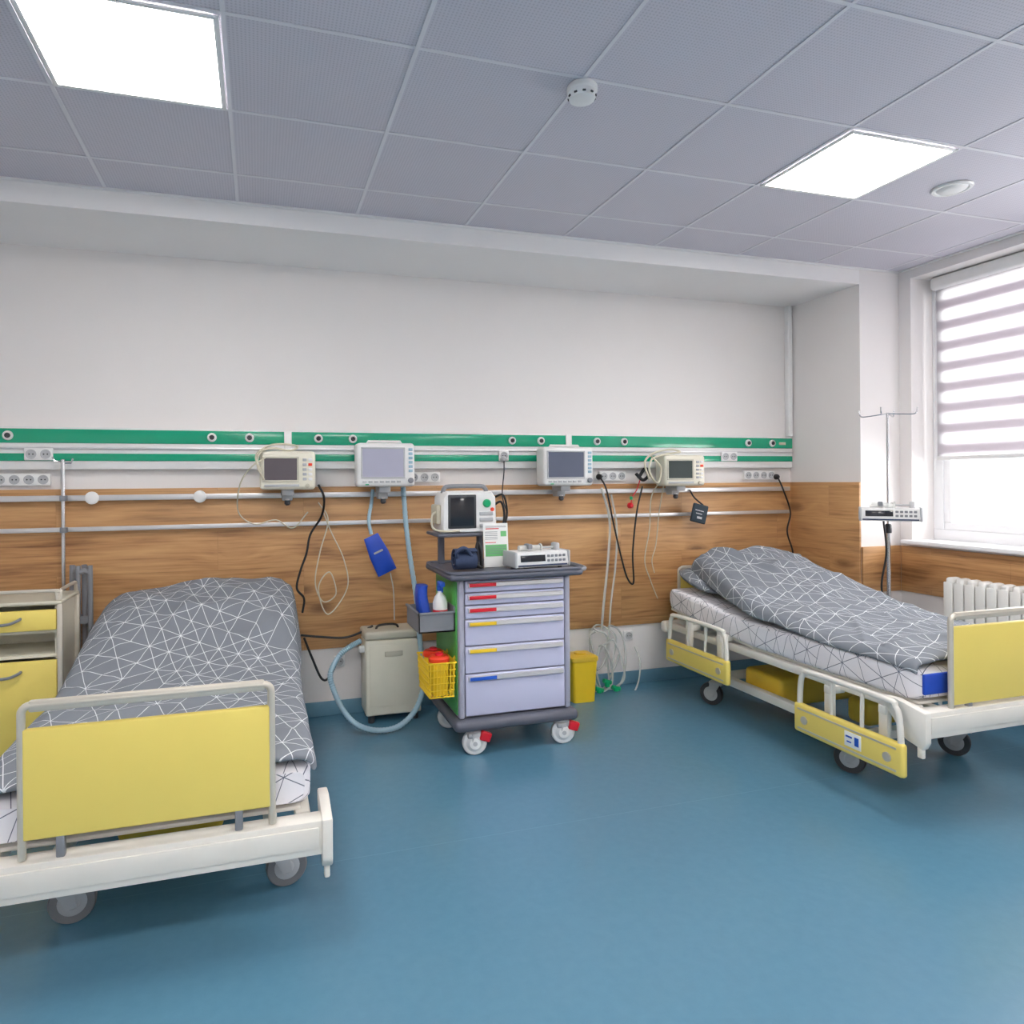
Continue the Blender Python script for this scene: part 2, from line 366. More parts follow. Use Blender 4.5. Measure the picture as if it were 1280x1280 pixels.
# radiator
r = empty('radiator', (4.2, 2.7, 0), 'white ribbed radiator under the window', 'radiator')
for i in range(16):
    y = 3.205-.066*i; m = MB()
    m.box((4.18, y, .53), (.085, .05, .60), .018, 3); m.bb(4.13, 4.14, y-.029, y+.029, .26, .80, .004)
    m.build('rib', MT['rad'], r)
for z in (.29, .77): MB().tube([(4.18, 3.24, z), (4.18, 2.2, z)], .018, 10).build('header_pipe', MT['rad'], r)
MB().tube([(4.18, 3.24, .29), (4.18, 3.3, .29), (4.18, 3.3, 0)], .012, 10).build('supply_pipe', MT['rad'], r)
for y in (3.0, 2.5): MB().bb(4.215, 4.289, y-.012, y+.012, .72, .75, .003).build('bracket', MT['rad'], r)
# ceiling devices
t = empty('smoke_detector', (1.14, 2.25, ZC), 'small white domed smoke detector on the ceiling', 'smoke detector')
o = Vector((1.14, 2.25, ZC-.002))
MB().lathe([(.052, 0), (.056, .006), (.056, .02), (.05, .024)], o, (0, 0, -1), 32).build('base', MT['white'], t)
MB().lathe([(.05, .024), (.052, .034), (.046, .05), (.03, .056), (0, .057)], o, (0, 0, -1), 32).build('dome', MT['white'], t)
m = MB()
for k in range(10):
    a = 2*PI*k/10; m.box((o.x+.0495*cos(a), o.y+.0495*sin(a), o.z-.041), (.006, .012, .006), .001, 1, Matrix.Rotation(a, 4, 'Z'))
m.build('vent_slot', MT['dark'], t)
t = empty('ceiling_speaker', (3.31, 2.53, ZC), 'flat round white ceiling fitting right of the light', 'ceiling fitting')
o = Vector((3.31, 2.53, ZC))
MB().lathe([(.088, 0), (.09, .006), (.084, .012), (.072, .012), (.068, .006)], o, (0, 0, -1), 36).build('ring', MT['white'], t)
MB().lathe([(.068, .005), (.06, .014), (.03, .02), (0, .021)], o, (0, 0, -1), 36).build('cover', MT['white'], t)
# pipe in the corner
solo(MB().bb(3.905, 3.945, YW-.045, YW, 1.78, 2.79, .008), 'conduit_pipe', MT['white'], 'white boxed pipe rising in the recess corner above the green panel', 'pipe')
# ------------------------------------------------------------------ headwall supply unit
hw = empty('medical_supply_unit', (.8, YW-.03, 1.54), 'long green and white medical supply panel running along the wall', 'supply panel')
MB().bb(XL+.05, 3.93, 4.276, YW, 1.54, 1.775, .006).build('trunking', MT['white'], hw)
MB().bb(XL+.05, 3.925, 4.270, 4.277, 1.688, 1.766, .002).build('green_panel', MT['green'], hw)
MB().bb(XL+.05, 3.925, 4.270, 4.277, 1.588, 1.630, .002).build('green_panel', MT['green'], hw)
MB().bb(XL+.05, 3.93, 4.262, 4.277, 1.655, 1.665, .002).build('edge_profile', MT['alu'], hw)
for px in (360, 711):
    p = atY(px, 560, 4.268); MB().bb(p.x-.022, p.x+.022, 4.264, 4.277, 1.555, 1.772, .003).build('joint_cover', MT['white'], hw)
p = atY(978, 554, 4.268); MB().bb(p.x-.03, p.x+.03, 4.266, 4.272, 1.715, 1.735, .002).build('name_plate', MT['beige'], hw)
for px in (10, 265, 312, 398, 441, 640, 676, 746, 780, 935, 965):
    p = atY(px, 549, 4.27); o = Vector((p.x, 4.2705, 1.727))
    q = MB().lathe([(.026, 0), (.026, .008), (.021, .014), (.016, .014), (.015, .009), (0, .009)], o, (0, -1, 0), 24).build('gas_outlet', MT['white'], hw)
    MB().lathe([(.014, .0088), (.014, .016), (.008, .018), (.007, .012), (0, .012)], o, (0, -1, 0), 16).build('valve', MT['dark'], q)
# socket strips
def sockets(px, py, Y, z, n, label, wall):
    p = atY(px, py, Y); W = .07*n
    t = empty('wall_socket', (p.x, wall, z-.035), label, 'wall socket', 'white wall sockets')
    MB().bb(p.x-W/2, p.x+W/2, Y, wall, z-.034, z+.034, .005).build('plate', MT['white'], t)
    for i in range(n):
        x = p.x-W/2+.035+.07*i; o = Vector((x, Y-.0005, z))
        q = MB().lathe([(.026, 0), (.026, .003), (.021, .0035), (.020, .001), (0, .001)], o, (0, -1, 0), 20).build('outlet', MT['lgrey'], t)
        for dx in (-.009, .009): MB().lathe([(.004, .0008), (.004, .002), (0, .0022)], o+Vector((dx, 0, 0)), (0, -1, 0), 8).build('pin_hole', MT['dark'], q)
sockets(27, 599, 4.30, 1.485, 4, 'row of four white sockets at the far left below the green panel', YW)
sockets(48, 572, 4.258, 1.625, 2, 'double white socket on the green panel at the far left', 4.27)
sockets(524, 597, 4.30, 1.485, 4, 'row of four white sockets below the green panel right of the pale-screen monitor', YW)
sockets(630, 574, 4.258, 1.625, 1, 'single white socket on the green panel above the defibrillator with a grey plug', 4.27)
sockets(766, 597, 4.30, 1.485, 3, 'row of white sockets right of the grey-screen monitor holding a black plug', YW)
sockets(912, 573, 4.258, 1.625, 2, 'double white socket on the green panel above the right bed', 4.27)
sockets(950, 597, 4.30, 1.485, 4, 'row of white sockets near the recess corner with a black plug', YW)
sockets(786, 804, 4.31, .345, 1, 'low single white socket right of the coiled tubing', YW)
sockets(424, 806, 4.31, .335, 1, 'low white socket left of the beige suction unit', YW)
# equipment rails
def rail(z, label, h):
    t = empty('equipment_rail', (.8, YW-.03, z-h/2), label, 'wall rail', 'steel wall rails')
    MB().bb(XL+.05, 3.90, 4.268, 4.278, z-h/2, z+h/2, .003).build('bar', MT['alu'], t)
    for k in range(9):
        x = -2.1+.74*k; MB().bb(x-.012, x+.012, 4.277, YW-.0152, z-h/2+.003, z+h/2-.003, .002).build('bracket', MT['grey'], t)
    return t
ra = rail(1.38, 'upper metal equipment rail along the top of the wood cladding', .032)
for px in (115, 250):
    p = atY(px, 623, 4.266); MB().lathe([(.036, 0), (.036, .008), (.028, .014), (0, .014)], (p.x, 4.268, 1.38), (0, -1, 0), 24).build('round_cap', MT['white'], ra)
rail(1.205, 'lower metal equipment rail across the middle of the wood cladding', .026)
# ------------------------------------------------------------------ monitors
def monitor(big, px, py, w, h, label, scr):
    Y = 4.07; p = atY(px, py, Y); x, z = p.x, p.z; dp = .13
    body = MT['white'] if big else MT['cream']
    t = empty('patient_monitor', (x, Y+dp/2, z-h/2), label, 'patient monitor', 'patient monitors on the wall rail')
    m = MB(); m.box((x, Y+dp/2, z), (w, dp, h), .022, 3); m.box((x, Y+dp*.75, z+.004), (w*.8, dp*.6, h*.92), .015)
    m.build('case', body, t)
    if big:
        sw, sh, sx, sz = w*.70, h*.64, x-w*.055, z+h*.045
        m = MB(); f = .009
        for a in ((sx-sw/2-f, sx+sw/2+f, sz+sh/2, sz+sh/2+f), (sx-sw/2-f, sx+sw/2+f, sz-sh/2-f, sz-sh/2), (sx-sw/2-f, sx-sw/2, sz-sh/2, sz+sh/2), (sx+sw/2, sx+sw/2+f, sz-sh/2, sz+sh/2)):
            m.bb(a[0], a[1], Y-.006, Y+.002, a[2], a[3], .002)
        m.build('bezel', MT['lgrey'], t)
        MB().bb(sx-sw/2, sx+sw/2, Y-.003, Y+.002, sz-sh/2, sz+sh/2).build('screen', scr, t)
        for k in range(6): MB().bb(x+w*.385, x+w*.455, Y-.005, Y+.002, z+h*.32-k*h*.098, z+h*.385-k*h*.098, .002).build('side_button', MT['hose'], t)
        for k in range(7): MB().bb(sx-sw/2+k*sw/7.2, sx-sw/2+k*sw/7.2+sw*.1, Y-.005, Y+.002, z-h*.41, z-h*.36, .002).build('front_button', MT['lgrey'], t)
        MB().lathe([(.017, 0), (.016, .014), (.012, .017), (0, .017)], (x+w*.42, Y, z-h*.36), (0, -1, 0), 20).build('knob', MT['grey'], t)
        MB().bb(x-w*.36, x-w*.3, Y-.004, Y+.002, z-h*.46, z-h*.435, .001).build('lamp', MT['greenc'], t)
        MB().tube([(x-w*.3, Y+.07, z+h*.49), (x-w*.28, Y+.07, z+h*.49+.014), (x+w*.28, Y+.07, z+h*.49+.014), (x+w*.3, Y+.07, z+h*.49)], .008, 8).build('handle', body, t)
    else:
        sw, sh, sx, sz = w*.58, h*.56, x-w*.13, z+h*.03
        m = MB(); f = .012
        for a in ((sx-sw/2-f, sx+sw/2+f, sz+sh/2, sz+sh/2+f), (sx-sw/2-f, sx+sw/2+f, sz-sh/2-f, sz-sh/2), (sx-sw/2-f, sx-sw/2, sz-sh/2, sz+sh/2), (sx+sw/2, sx+sw/2+f, sz-sh/2, sz+sh/2)):
            m.bb(a[0], a[1], Y-.006, Y+.002, a[2], a[3], .003)
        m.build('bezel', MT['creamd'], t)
        MB().bb(sx-sw/2, sx+sw/2, Y-.003, Y+.002, sz-sh/2, sz+sh/2).build('screen', scr, t)
        for i in range(2):
            for k in range(5):
                MB().bb(x+w*.265+i*w*.1, x+w*.335+i*w*.1, Y-.006, Y+.002, z+h*.24-k*h*.125, z+h*.31-k*h*.125, .002).build('keypad_button', MT['orange' if (i == 1 and k == 1) else 'white' if i else 'lgrey'], t)
        MB().bb(x-w*.42, x+w*.2, Y-.003, Y+.003, z-h*.42, z-h*.36, .001).build('button_strip', MT['lgrey'], t)
        MB().lathe([(.013, 0), (.012, .010), (0, .012)], (x+w*.35, Y, z-h*.40), (0, -1, 0), 16).build('knob', MT['creamd'], t)
    zb = z-h/2
    m = MB(); m.bb(x-.035, x+.035, Y+.05, 4.2675, max(zb-.035, 1.36), zb+.03, .006); m.bb(x-.03, x+.03, 4.19, 4.2675, 1.35, 1.412, .006)
    m.build('rail_clamp', MT['lgrey'], t)
    MB().lathe([(.016, 0), (.018, .02), (.010, .03), (0, .03)], (x, Y+.12, 1.352), (0, 0, -1), 14).build('clamp_knob', MT['dark'], t)
    m = MB(); m.cyl((x, Y+.12, 1.345), (x, Y+.12, 1.36), .012); m.build('stud', MT['white'], t)
    return t
monitor(False, 360, 588, .315, .225, 'small cream monitor with a dark screen and keypad, above the left bed', MT['scr_d'])
monitor(True, 483, 581, .355, .265, 'large white monitor with a pale lilac screen, left of the cart', MT['scr_l'])
monitor(True, 711, 583, .360, .255, 'large white monitor with a dark blue-grey screen, right of the cart', MT['scr_m'])
monitor(False, 857, 588, .325, .215, 'small cream monitor with a dark green screen, above the right bed', MT['scr_g'])
# ------------------------------------------------------------------ cables
def cable(name, label, cat, pts, r, mat, plug=None, group=None, smooth=8, seg=8):
    P = [atY(*p) for p in pts]
    if plug is None:
        m = MB(); m.tube(P, r, seg, smooth); return solo(m, name, mat, label, cat, group)
    t = empty(name, P[-1], label, cat, group)
    m = MB(); m.tube(P, r, seg, smooth); m.build('cord', mat, t)
    q = MB(); o = P[0]; q.lathe([(.010, -.012), (.02, 0), (.022, .015), (.022, .018)], (o.x, o.y, o.z), (0, 1, 0), 16); q.build('plug', plug, t)
    return t
cable('monitor_cable', 'black cable hanging from the dark-screened monitor above the left bed', 'cable', [(398, 606, 4.16), (405, 622, 4.14), (402, 645, 4.22), (388, 668, 4.25), (383, 692, 4.25), (376, 712, 4.25), (371, 735, 4.25), (380, 748, 4.25), (378, 766, 4.25)], .007, MT['black'])
cable('sensor_lead', 'thin beige lead looping low over the wood by the black cable', 'cable', [(398, 628, 4.24), (410, 650, 4.24), (400, 690, 4.24), (394, 728, 4.24), (404, 752, 4.24), (420, 742, 4.24), (412, 715, 4.23), (398, 735, 4.22), (410, 768, 4.22), (434, 735, 4.24), (430, 700, 4.24), (414, 665, 4.24), (404, 640, 4.24)], .004, MT['beige'])
cable('sensor_lead', 'beige lead draping left off the dark-screened monitor above the left bed', 'cable', [(332, 572, 4.06), (314, 584, 4.05), (300, 606, 4.10), (298, 640, 4.22), (318, 655, 4.24), (345, 650, 4.24), (366, 660, 4.24), (385, 640, 4.24)], .004, MT['beige'])
cable('sensor_lead', 'beige coil of lead heaped on top of the left small monitor', 'cable', [(326, 590, 4.05), (320, 570, 4.05), (334, 558, 4.09), (352, 555, 4.13), (372, 558, 4.13), (362, 563, 4.1), (340, 560, 4.1), (325, 566, 4.05), (322, 582, 4.05), (330, 600, 4.05)], .006, MT['beige'])
cable('sensor_lead', 'beige coil of lead bunched left of the right small monitor', 'cable', [(812, 600, 4.05), (806, 578, 4.06), (818, 566, 4.1), (838, 562, 4.13), (850, 565, 4.13), (832, 568, 4.1), (815, 574, 4.05), (812, 590, 4.05), (822, 604, 4.05), (826, 585, 4.05), (814, 570, 4.05)], .007, MT['beige'])
cable('sensor_lead', 'beige lead hanging long below the right small monitor', 'cable', [(826, 600, 4.12), (814, 622, 4.2), (812, 660, 4.24), (806, 700, 4.24), (813, 725, 4.24), (822, 748, 4.24)], .004, MT['beige'])
cable('sensor_lead', 'second pale lead hanging under the right small monitor', 'cable', [(830, 604, 4.12), (824, 640, 4.23), (820, 680, 4.25), (815, 700, 4.25), (818, 716, 4.25)], .0035, MT['beige'])
t = cable('power_cable', 'black power cable dipping from the plug beside the grey-screen monitor', 'cable', [(750, 596, 4.278), (758, 612, 4.22), (766, 650, 4.21), (775, 690, 4.21), (784, 722, 4.21), (792, 728, 4.21), (791, 690, 4.21), (796, 640, 4.22), (803, 608, 4.22)], .006, MT['black'], MT['black'])
t = cable('power_cable', 'black power cable falling from the plug in the recess corner', 'cable', [(972, 596, 4.278), (979, 612, 4.22), (988, 640, 4.24), (984, 664, 4.24), (991, 690, 4.24), (992, 716, 4.24)], .006, MT['black'], MT['black'])
t = cable('power_cable', 'thin dark power cable dropping from the single plug above the defibrillator', 'cable', [(630, 574, 4.236), (630, 590, 4.21), (628, 620, 4.24), (634, 646, 4.24), (624, 664, 4.2)], .004, MT['dark'], MT['lgrey'])
t = cable('probe_lead', 'short lead with red and green tip hanging right of the grey-screen monitor', 'probe', [(789, 632, 4.235), (790, 622, 4.24), (796, 612, 4.24), (800, 600, 4.26)], .004, MT['red'], MT['red'])
o = atY(789, 624, 4.235); MB().cyl((o.x, 4.235, o.z-.004), (o.x, 4.235, o.z+.02), .011).build('tip', MT['greenc'], t)
cable('adapter_cable', 'black adapter lead tangled above the beige leads right of the red tip', 'cable', [(795, 592, 4.24), (804, 600, 4.2), (812, 592, 4.16), (806, 586, 4.2), (798, 598, 4.22)], .012, MT['black'])
# hoses
def corr(name, label, pts, r, mat, n=14):
    P = catmull([atY(*p) for p in pts], n); m = MB()
    m.tube(P, lambda i: r*(1.0 if i % 2 else .84), 12); return solo(m, name, mat, label, 'hose')
corr('breathing_hose', 'pale blue corrugated hose looping from the pale-screen monitor down across the floor', [(504, 609, 4.215), (505, 624, 4.23), (508, 660, 4.22), (513, 700, 4.2), (520, 745, 4.14), (525, 800, 4.02), (530, 850, 3.96), (520, 886, 3.93), (498, 908, 3.905), (470, 913, 3.90), (445, 905, 3.91), (428, 886, 3.95), (417, 862, 4.0), (413, 842, 4.05), (424, 820, 4.1), (438, 808, 4.13), (451, 801, 4.15)], .017, MT['hose'])
corr('breathing_hose', 'short pale blue hose hanging left under the pale-screen monitor', [(466, 612, 4.21), (464, 630, 4.23), (461, 650, 4.2), (464, 668, 4.18)], .012, MT['hose'])
cable('drain_tube', 'thin white cord hanging straight below the blue bag', 'cord', [(488, 716, 4.17), (492, 740, 4.22), (493, 775, 4.24)], .004, MT['clear'])
cable('power_cable', 'black cable curving from the left bed to the beige suction unit', 'cable', [(376, 794, 4.2), (400, 796, 4.22), (430, 797, 4.22), (452, 790, 4.2), (466, 782, 4.2)], .007, MT['black'])
cable('power_cable', 'black cable drooping low behind the left bed', 'cable', [(380, 797, 4.2), (390, 822, 4.18), (402, 848, 4.16), (412, 846, 4.16), (424, 822, 4.2), (436, 806, 4.22)], .007, MT['black'])
cable('clear_tube', 'clear tube hanging past the cart from the grey-screen monitor', 'tube', [(752, 610, 4.22), (762, 650, 4.25), (760, 700, 4.25), (755, 750, 4.24), (752, 786, 4.23)], .009, MT['clear'])
cable('clear_tube', 'second clear tube running down to the coiled tubing', 'tube', [(764, 618, 4.25), (771, 660, 4.25), (769, 710, 4.25), (764, 750, 4.25), (762, 780, 4.25)], .007, MT['clear'])
# coil of tubing
t = empty('coiled_tubing', atY(756, 880, 4.2), 'coil of clear tubing with green connectors hanging right of the cart', 'tubing')
for k, (cx, cy, rx, ry, yy) in enumerate(((754, 820, 16, 38, 4.26), (762, 832, 16, 34, 4.235), (752, 838, 10, 34, 4.22), (767, 824, 11, 46, 4.25), (748, 812, 8, 28, 4.24))):
    ph = random.random()*6; m = MB(); m.tube([atY(cx+rx*cos(a*PI/8+k)+4*sin(a*.9+ph), cy+ry*sin(a*PI/8+k)+4*cos(a*1.3+ph), yy+.012*sin(a*1.3)) for a in range(18)], .007, 8, 3, False); m.build('tube', MT['clear'], t)
for px, py in ((770, 860), (749, 862), (759, 852)):
    p = atY(px, py, 4.20); m = MB(); m.cyl(p+Vector((-.03, 0, .01)), p+Vector((.03, 0, -.01)), .015); m.cyl(p, p+Vector((0, 0, -.035)), .018); m.build('connector', MT['greenc'], t)
cable('clear_tube', 'clear tube trailing on the floor below the coil', 'tube', [(752, 872, 4.18), (758, 879, 4.14), (772, 880, 4.12), (787, 874, 4.14), (798, 852, 4.2), (800, 826, 4.25), (793, 808, 4.29)], .006, MT['clear'])
# blue bag and dark cuff
p = atY(474, 693, 4.16)
t = empty('blue_bag', p-Vector((0, 0, .13)), 'bright blue vinyl pouch hanging under the pale-screen monitor', 'bag')
R = Matrix.Translation(p) @ Matrix.Rotation(math.radians(-24), 4, 'Y')
m = MB(); n = 12; rings = []
for i in range(n+1):
    v = -1+2*i/n; hw_ = .062*(1-.25*max(0, v)) ; th = .020*math.sqrt(max(0.02, 1-v*v))
    rings.append([R @ Vector((hw_*cos(a*PI/8), th*sin(a*PI/8), v*.125)) for a in range(16)])
m.loft(rings); m.build('pouch', MT['bluef'], t)
MB().box((0, 0, 0), (.06, .003, .012), .001, 1).xf(R @ Matrix.Translation((0, -.0205, .02))).build('label_patch', MT['lgrey'], t)
p = atY(874, 642, 4.2)
t = empty('pressure_cuff', p-Vector((0, 0, .08)), 'dark square pressure cuff hanging below the right small monitor', 'cuff')
R = Matrix.Translation(p) @ Matrix.Rotation(math.radians(14), 4, 'Y')
MB().box((0, 0, 0), (.125, .022, .135), .009, 3).xf(R).build('cuff', M('cuff_fabric', (42, 56, 66), .7, bump=.2), t)
m = MB()
for k, wd in enumerate((.07, .05)): m.box((-.01, -.0125, .02-.022*k), (wd, .002, .006))
m.box((.0, -.0125, -.03), (.04, .002, .016)); m.xf(R).build('print', MT['lgrey'], t)
m = MB(); m.tube([R @ Vector((.02, 0, .065)), atY(868, 622, 4.24), atY(862, 612, 4.262)], .006, 8, 6); m.build('tube', MT['black'], t)
# ------------------------------------------------------------------ beds
def raise_(y): return 0 if y < 1.1 else (y-1.1)*.1
def castor(root, x, y, rot, tyre, rad=.072):
    T = Matrix.Translation((x, y, 0)) @ Matrix.Rotation(rot, 4, 'Z')
    m = MB(); m.cyl((0, 0, .14), (0, 0, .17), .022); m.box((0, .02, .145), (.058, .09, .02), .008)
    for s in (-1, 1): m.prism([(s*.027, -.015, .15), (s*.027, .055, .15), (s*.027, .07, .06), (s*.027, .04, .055)], (s*.004, 0, 0))
    c = m.xf(T).build('castor', MT['lgrey'], root)
    MB().lathe([(.047, -.018), (rad-.004, -.018), (rad, -.012), (rad, .012), (rad-.004, .018), (.047, .018)], (0, .055, rad), (1, 0, 0), 32).xf(T).build('wheel', tyre, c)
    MB().lathe([(.008, -.026), (.02, -.024), (.024, -.020), (.044, -.0185), (.048, -.016), (.048, .016), (.044, .0185), (.024, .02), (.02, .024), (.008, .026)], (0, .055, rad), (1, 0, 0), 24).xf(T).build('hub', MT['lgrey'], c)
def board(root, name, y, z0, z1, gap, mat):
    m = MB(); w = .347; r = .024
    P = [(-w, y, z0-.055), (-w, y, z1-.015-r)]
    for k in range(1, 6): a = k*PI/10; P.append((-w+r-r*cos(a), y, z1-.015-r+r*sin(a)))
    P += [(-x, yy, zz) for x, yy, zz in P[::-1]]
    m.tube(P, .0115, 12)
    m.bb(-w+.02, w-.02, y-.010, y+.010, z1-.034, z1, .006, 2)
    b = m.build(name, MT['champ'], root)
    MB().bb(-w+.004, w-.004, y-.011, y+.011, z0, z1-gap, .006, 3).build('panel', mat, b)
    for s in (-1, 1): MB().bb(s*(w-.10)-.012, s*(w-.10)+.012, y-.0105, y+.0105, z0-.06, z0+.006, .004).build('socket_foot', MT['grey'], b)
def bed(loc, L, cy, rails, rot, tyre, fb, label):
    r = empty('hospital_bed', (0, 0, 0), label, 'bed', 'hospital beds')
    m = MB()
    for s in (-1, 1): m.box((s*.345, (cy[0]+cy[1])/2, .19), (.05, cy[1]-cy[0]+.10, .05), .008)
    for y in cy: m.box((0, y, .19), (.72, .06, .045), .008)
    m.build('chassis', MT['bedw'], r)
    for x in (-.345, .345):
        for y in cy: castor(r, x, y, rot, tyre)
    MB().bb(-.30, .30, 1.05, 1.36, .13, .30, .03, 3).build('base_cover', MT['yellowd'], r)
    MB().bb(-.18, .18, cy[0]+.12, cy[0]+.26, .17, .30, .03, 3).build('base_cover', MT['yellowd'], r)
    for y in (cy[0]+.2, 1.25): MB().bb(-.06, .06, y-.05, y+.05, .295, .33+L, .01).build('lift_column', MT['grey'], r)
    m = MB()
    for s in (-1, 1): m.bb(s*.445-.025, s*.445+.025, .06, 1.97, .325+L, .372+L, .01)
    for y in (.5, 1.1, 1.6): m.bb(-.44, .44, y-.025, y+.025, .325+L, .365+L, .006)
    m.build('frame', MT['bedw'], r)
    m = MB(); m.bb(-.505, .505, -.022, .05, .262+L, .372+L, .005, 2); m.bb(-.49, .49, -.027, -.02, .285+L, .352+L, .002)
    m.build('foot_beam', MT['bedw'], r)
    for s in (-1, 1):
        m = MB(); X = lambda v: s*v
        pts = [(-.035, .378), (.10, .40), (.16, .40), (.16, .36), (.06, .24), (-.02, .22), (-.035, .25)]
        m.prism([(X(.500), y, z+L) for y, z in pts], (s*.034, 0, 0))
        bmesh.ops.bevel(m.bm, geom=m.bm.edges[:], offset=.006, segments=2, affect='EDGES', profile=.5)
        m.bb(X(.508), X(.526), -.015, .012, .18+L, .23+L, .005)
        m.build('corner_bracket', MT['bedw'], r)
    m = MB(); m.bb(-.48, .48, 1.93, 2.0, .29+L, .37+L, .02, 3); m.build('head_beam', MT['bedw'], r)
    m = MB(); m.bb(-.44, .44, .07, 1.1, .372+L, .388+L, .006)
    m.prism([(-.44, 1.1, .372+L), (-.44, 1.92, .372+L+raise_(1.92)), (-.44, 1.92, .388+L+raise_(1.92)), (-.44, 1.1, .388+L)], (.88, 0, 0))
    m.build('mattress_platform', MT['bedw'], r)
    board(r, 'footboard', 0.0, fb[0], fb[1], fb[2], MT['yellow'])
    board(r, 'headboard', 1.965, .42+L, fb[3], .06, MT['yellow'])
    for n_, (y0, y1, z0) in enumerate(rails):
        x = -.575; ht = .31
        m = MB(); P = [(x, y0+.02, z0+.06), (x, y0+.03, z0+ht-.07), (x, y0+.05, z0+ht-.02), (x, y0+.1, z0+ht), (x, y1-.1, z0+ht), (x, y1-.05, z0+ht-.02), (x, y1-.03, z0+ht-.07), (x, y1-.02, z0+.06)]
        m.tube(P, .0135, 10, 4)
        for f in (.36, .64):
            yy = y0+(y1-y0)*f; m.tube([(x, yy, z0+.1), (x+.004, yy, z0+ht-.01)], .009, 8)
        sr = m.build('side_rail', MT['bedw'], r)
        MB().bb(x-.02, x+.014, y0, y1, z0, z0+.145, .014, 3).build('rail_panel', MT['yellow'], sr)
        for dz in (.02, .115): MB().bb(x-.0225, x-.019, y0+.03, y1-.03, z0+dz, z0+dz+.008).build('panel_groove', MT['champ'], sr)
        for f in (.25, .75):
            yy = y0+(y1-y0)*f; m = MB(); m.box((x+.06, yy, z0+.19), (.03, .05, .2), .01); m.bb(x+.04, -.44, yy-.02, yy+.02, z0+.22, z0+.26, .006)
            m.build('hinge_arm', MT['bedw'], sr)
        for f in (.12, .88): MB().lathe([(.02, 0), (.02, .006), (0, .007)], (x-.02, y0+(y1-y0)*f, z0+.07), (-1, 0, 0), 16).build('end_cap', MT['champ'], sr)
        if n_ == 0:
            yy = y0+.25
            MB().bb(x-.0225, x-.019, yy-.045, yy+.045, z0+.04, z0+.108, .002).build('sticker', MT['paper'], sr)
            m = MB(); m.bb(x-.024, x-.022, yy-.034, yy-.012, z0+.055, z0+.094); m.bb(x-.024, x-.022, yy+.002, yy+.036, z0+.082, z0+.090); m.bb(x-.024, x-.022, yy+.006, yy+.03, z0+.060, z0+.066)
            m.build('print', MT['blue'], sr)
    r.location = loc; ORG[r.name] = Vector(loc)
    return r
BL = Vector((-.315, 2.25, 0)); BR = Vector((3.17, 2.18, 0)); LR = .10
bed(BL, 0.0, (.30, 1.5), (), -PI/2+.12, MT['tyre'], (.432, .835, .082, .74), 'left yellow hospital bed with its footboard facing the viewer')
bed(BR, LR, (.45, 1.53), ((.02, .63, .19), (1.14, 1.76, .26)), .55, MT['tyred'], (.485, .88, .06, .85), 'right yellow hospital bed by the window with lowered side rails')
def mattress(loc, L, label, blue):
    t = empty('mattress', loc+Vector((0, 1.0, .39+L)), label, 'mattress', 'bed mattresses')
    m = MB(); rings = []; n = 60; hw_ = .472; th = .142
    for i in range(n+1):
        y = .045+(1.92-.045)*i/n; e = min(i, n-i); sh = .022 if e == 0 else (.006 if e == 1 else 0)
        z0 = .390+L+raise_(y)+sh; z1 = z0+th-2*sh; w = hw_-sh; q = .028; ring = []
        for ci, (cx, cz, a0) in enumerate(((w-q, z1-q, 0), (-w+q, z1-q, PI/2), (-w+q, z0+q, PI), (w-q, z0+q, 1.5*PI))):
            for k in range(5):
                wr_ = .007*noise.noise(Vector((y*9+ci*.3, k*.4+ci, loc.x)))
                ring.append(loc+Vector((cx+q*cos(a0+k*PI/8)+wr_*(1 if cx > 0 else -1), y, cz+q*sin(a0+k*PI/8))))
        rings.append(ring)
    m.loft(rings); m.build('fitted_sheet', MT['sheet'], t, uvbox=True)
    if blue:
        MB().bb(loc.x-.455, loc.x-.25, loc.y+.032, loc.y+.047, .425+L, .515+L, .008).build('end_cover', MT['bluef'], t)
mattress(BL, 0, 'mattress in white line-patterned sheet on the left bed', False)
mattress(BR, LR, 'mattress in white line-patterned sheet on the right bed', True)
def interp(pf, y):
    if y <= pf[0][0]: return pf[0][1]
    for (a, b), (c, d) in zip(pf, pf[1:]):
        if y <= c:
            t = (y-a)/(c-a); return b+(d-b)*t
    return pf[-1][1]
def sm(pf, y): return sum(interp(pf, y+d) for d in (-.12, -.06, 0, .06, .12))/5
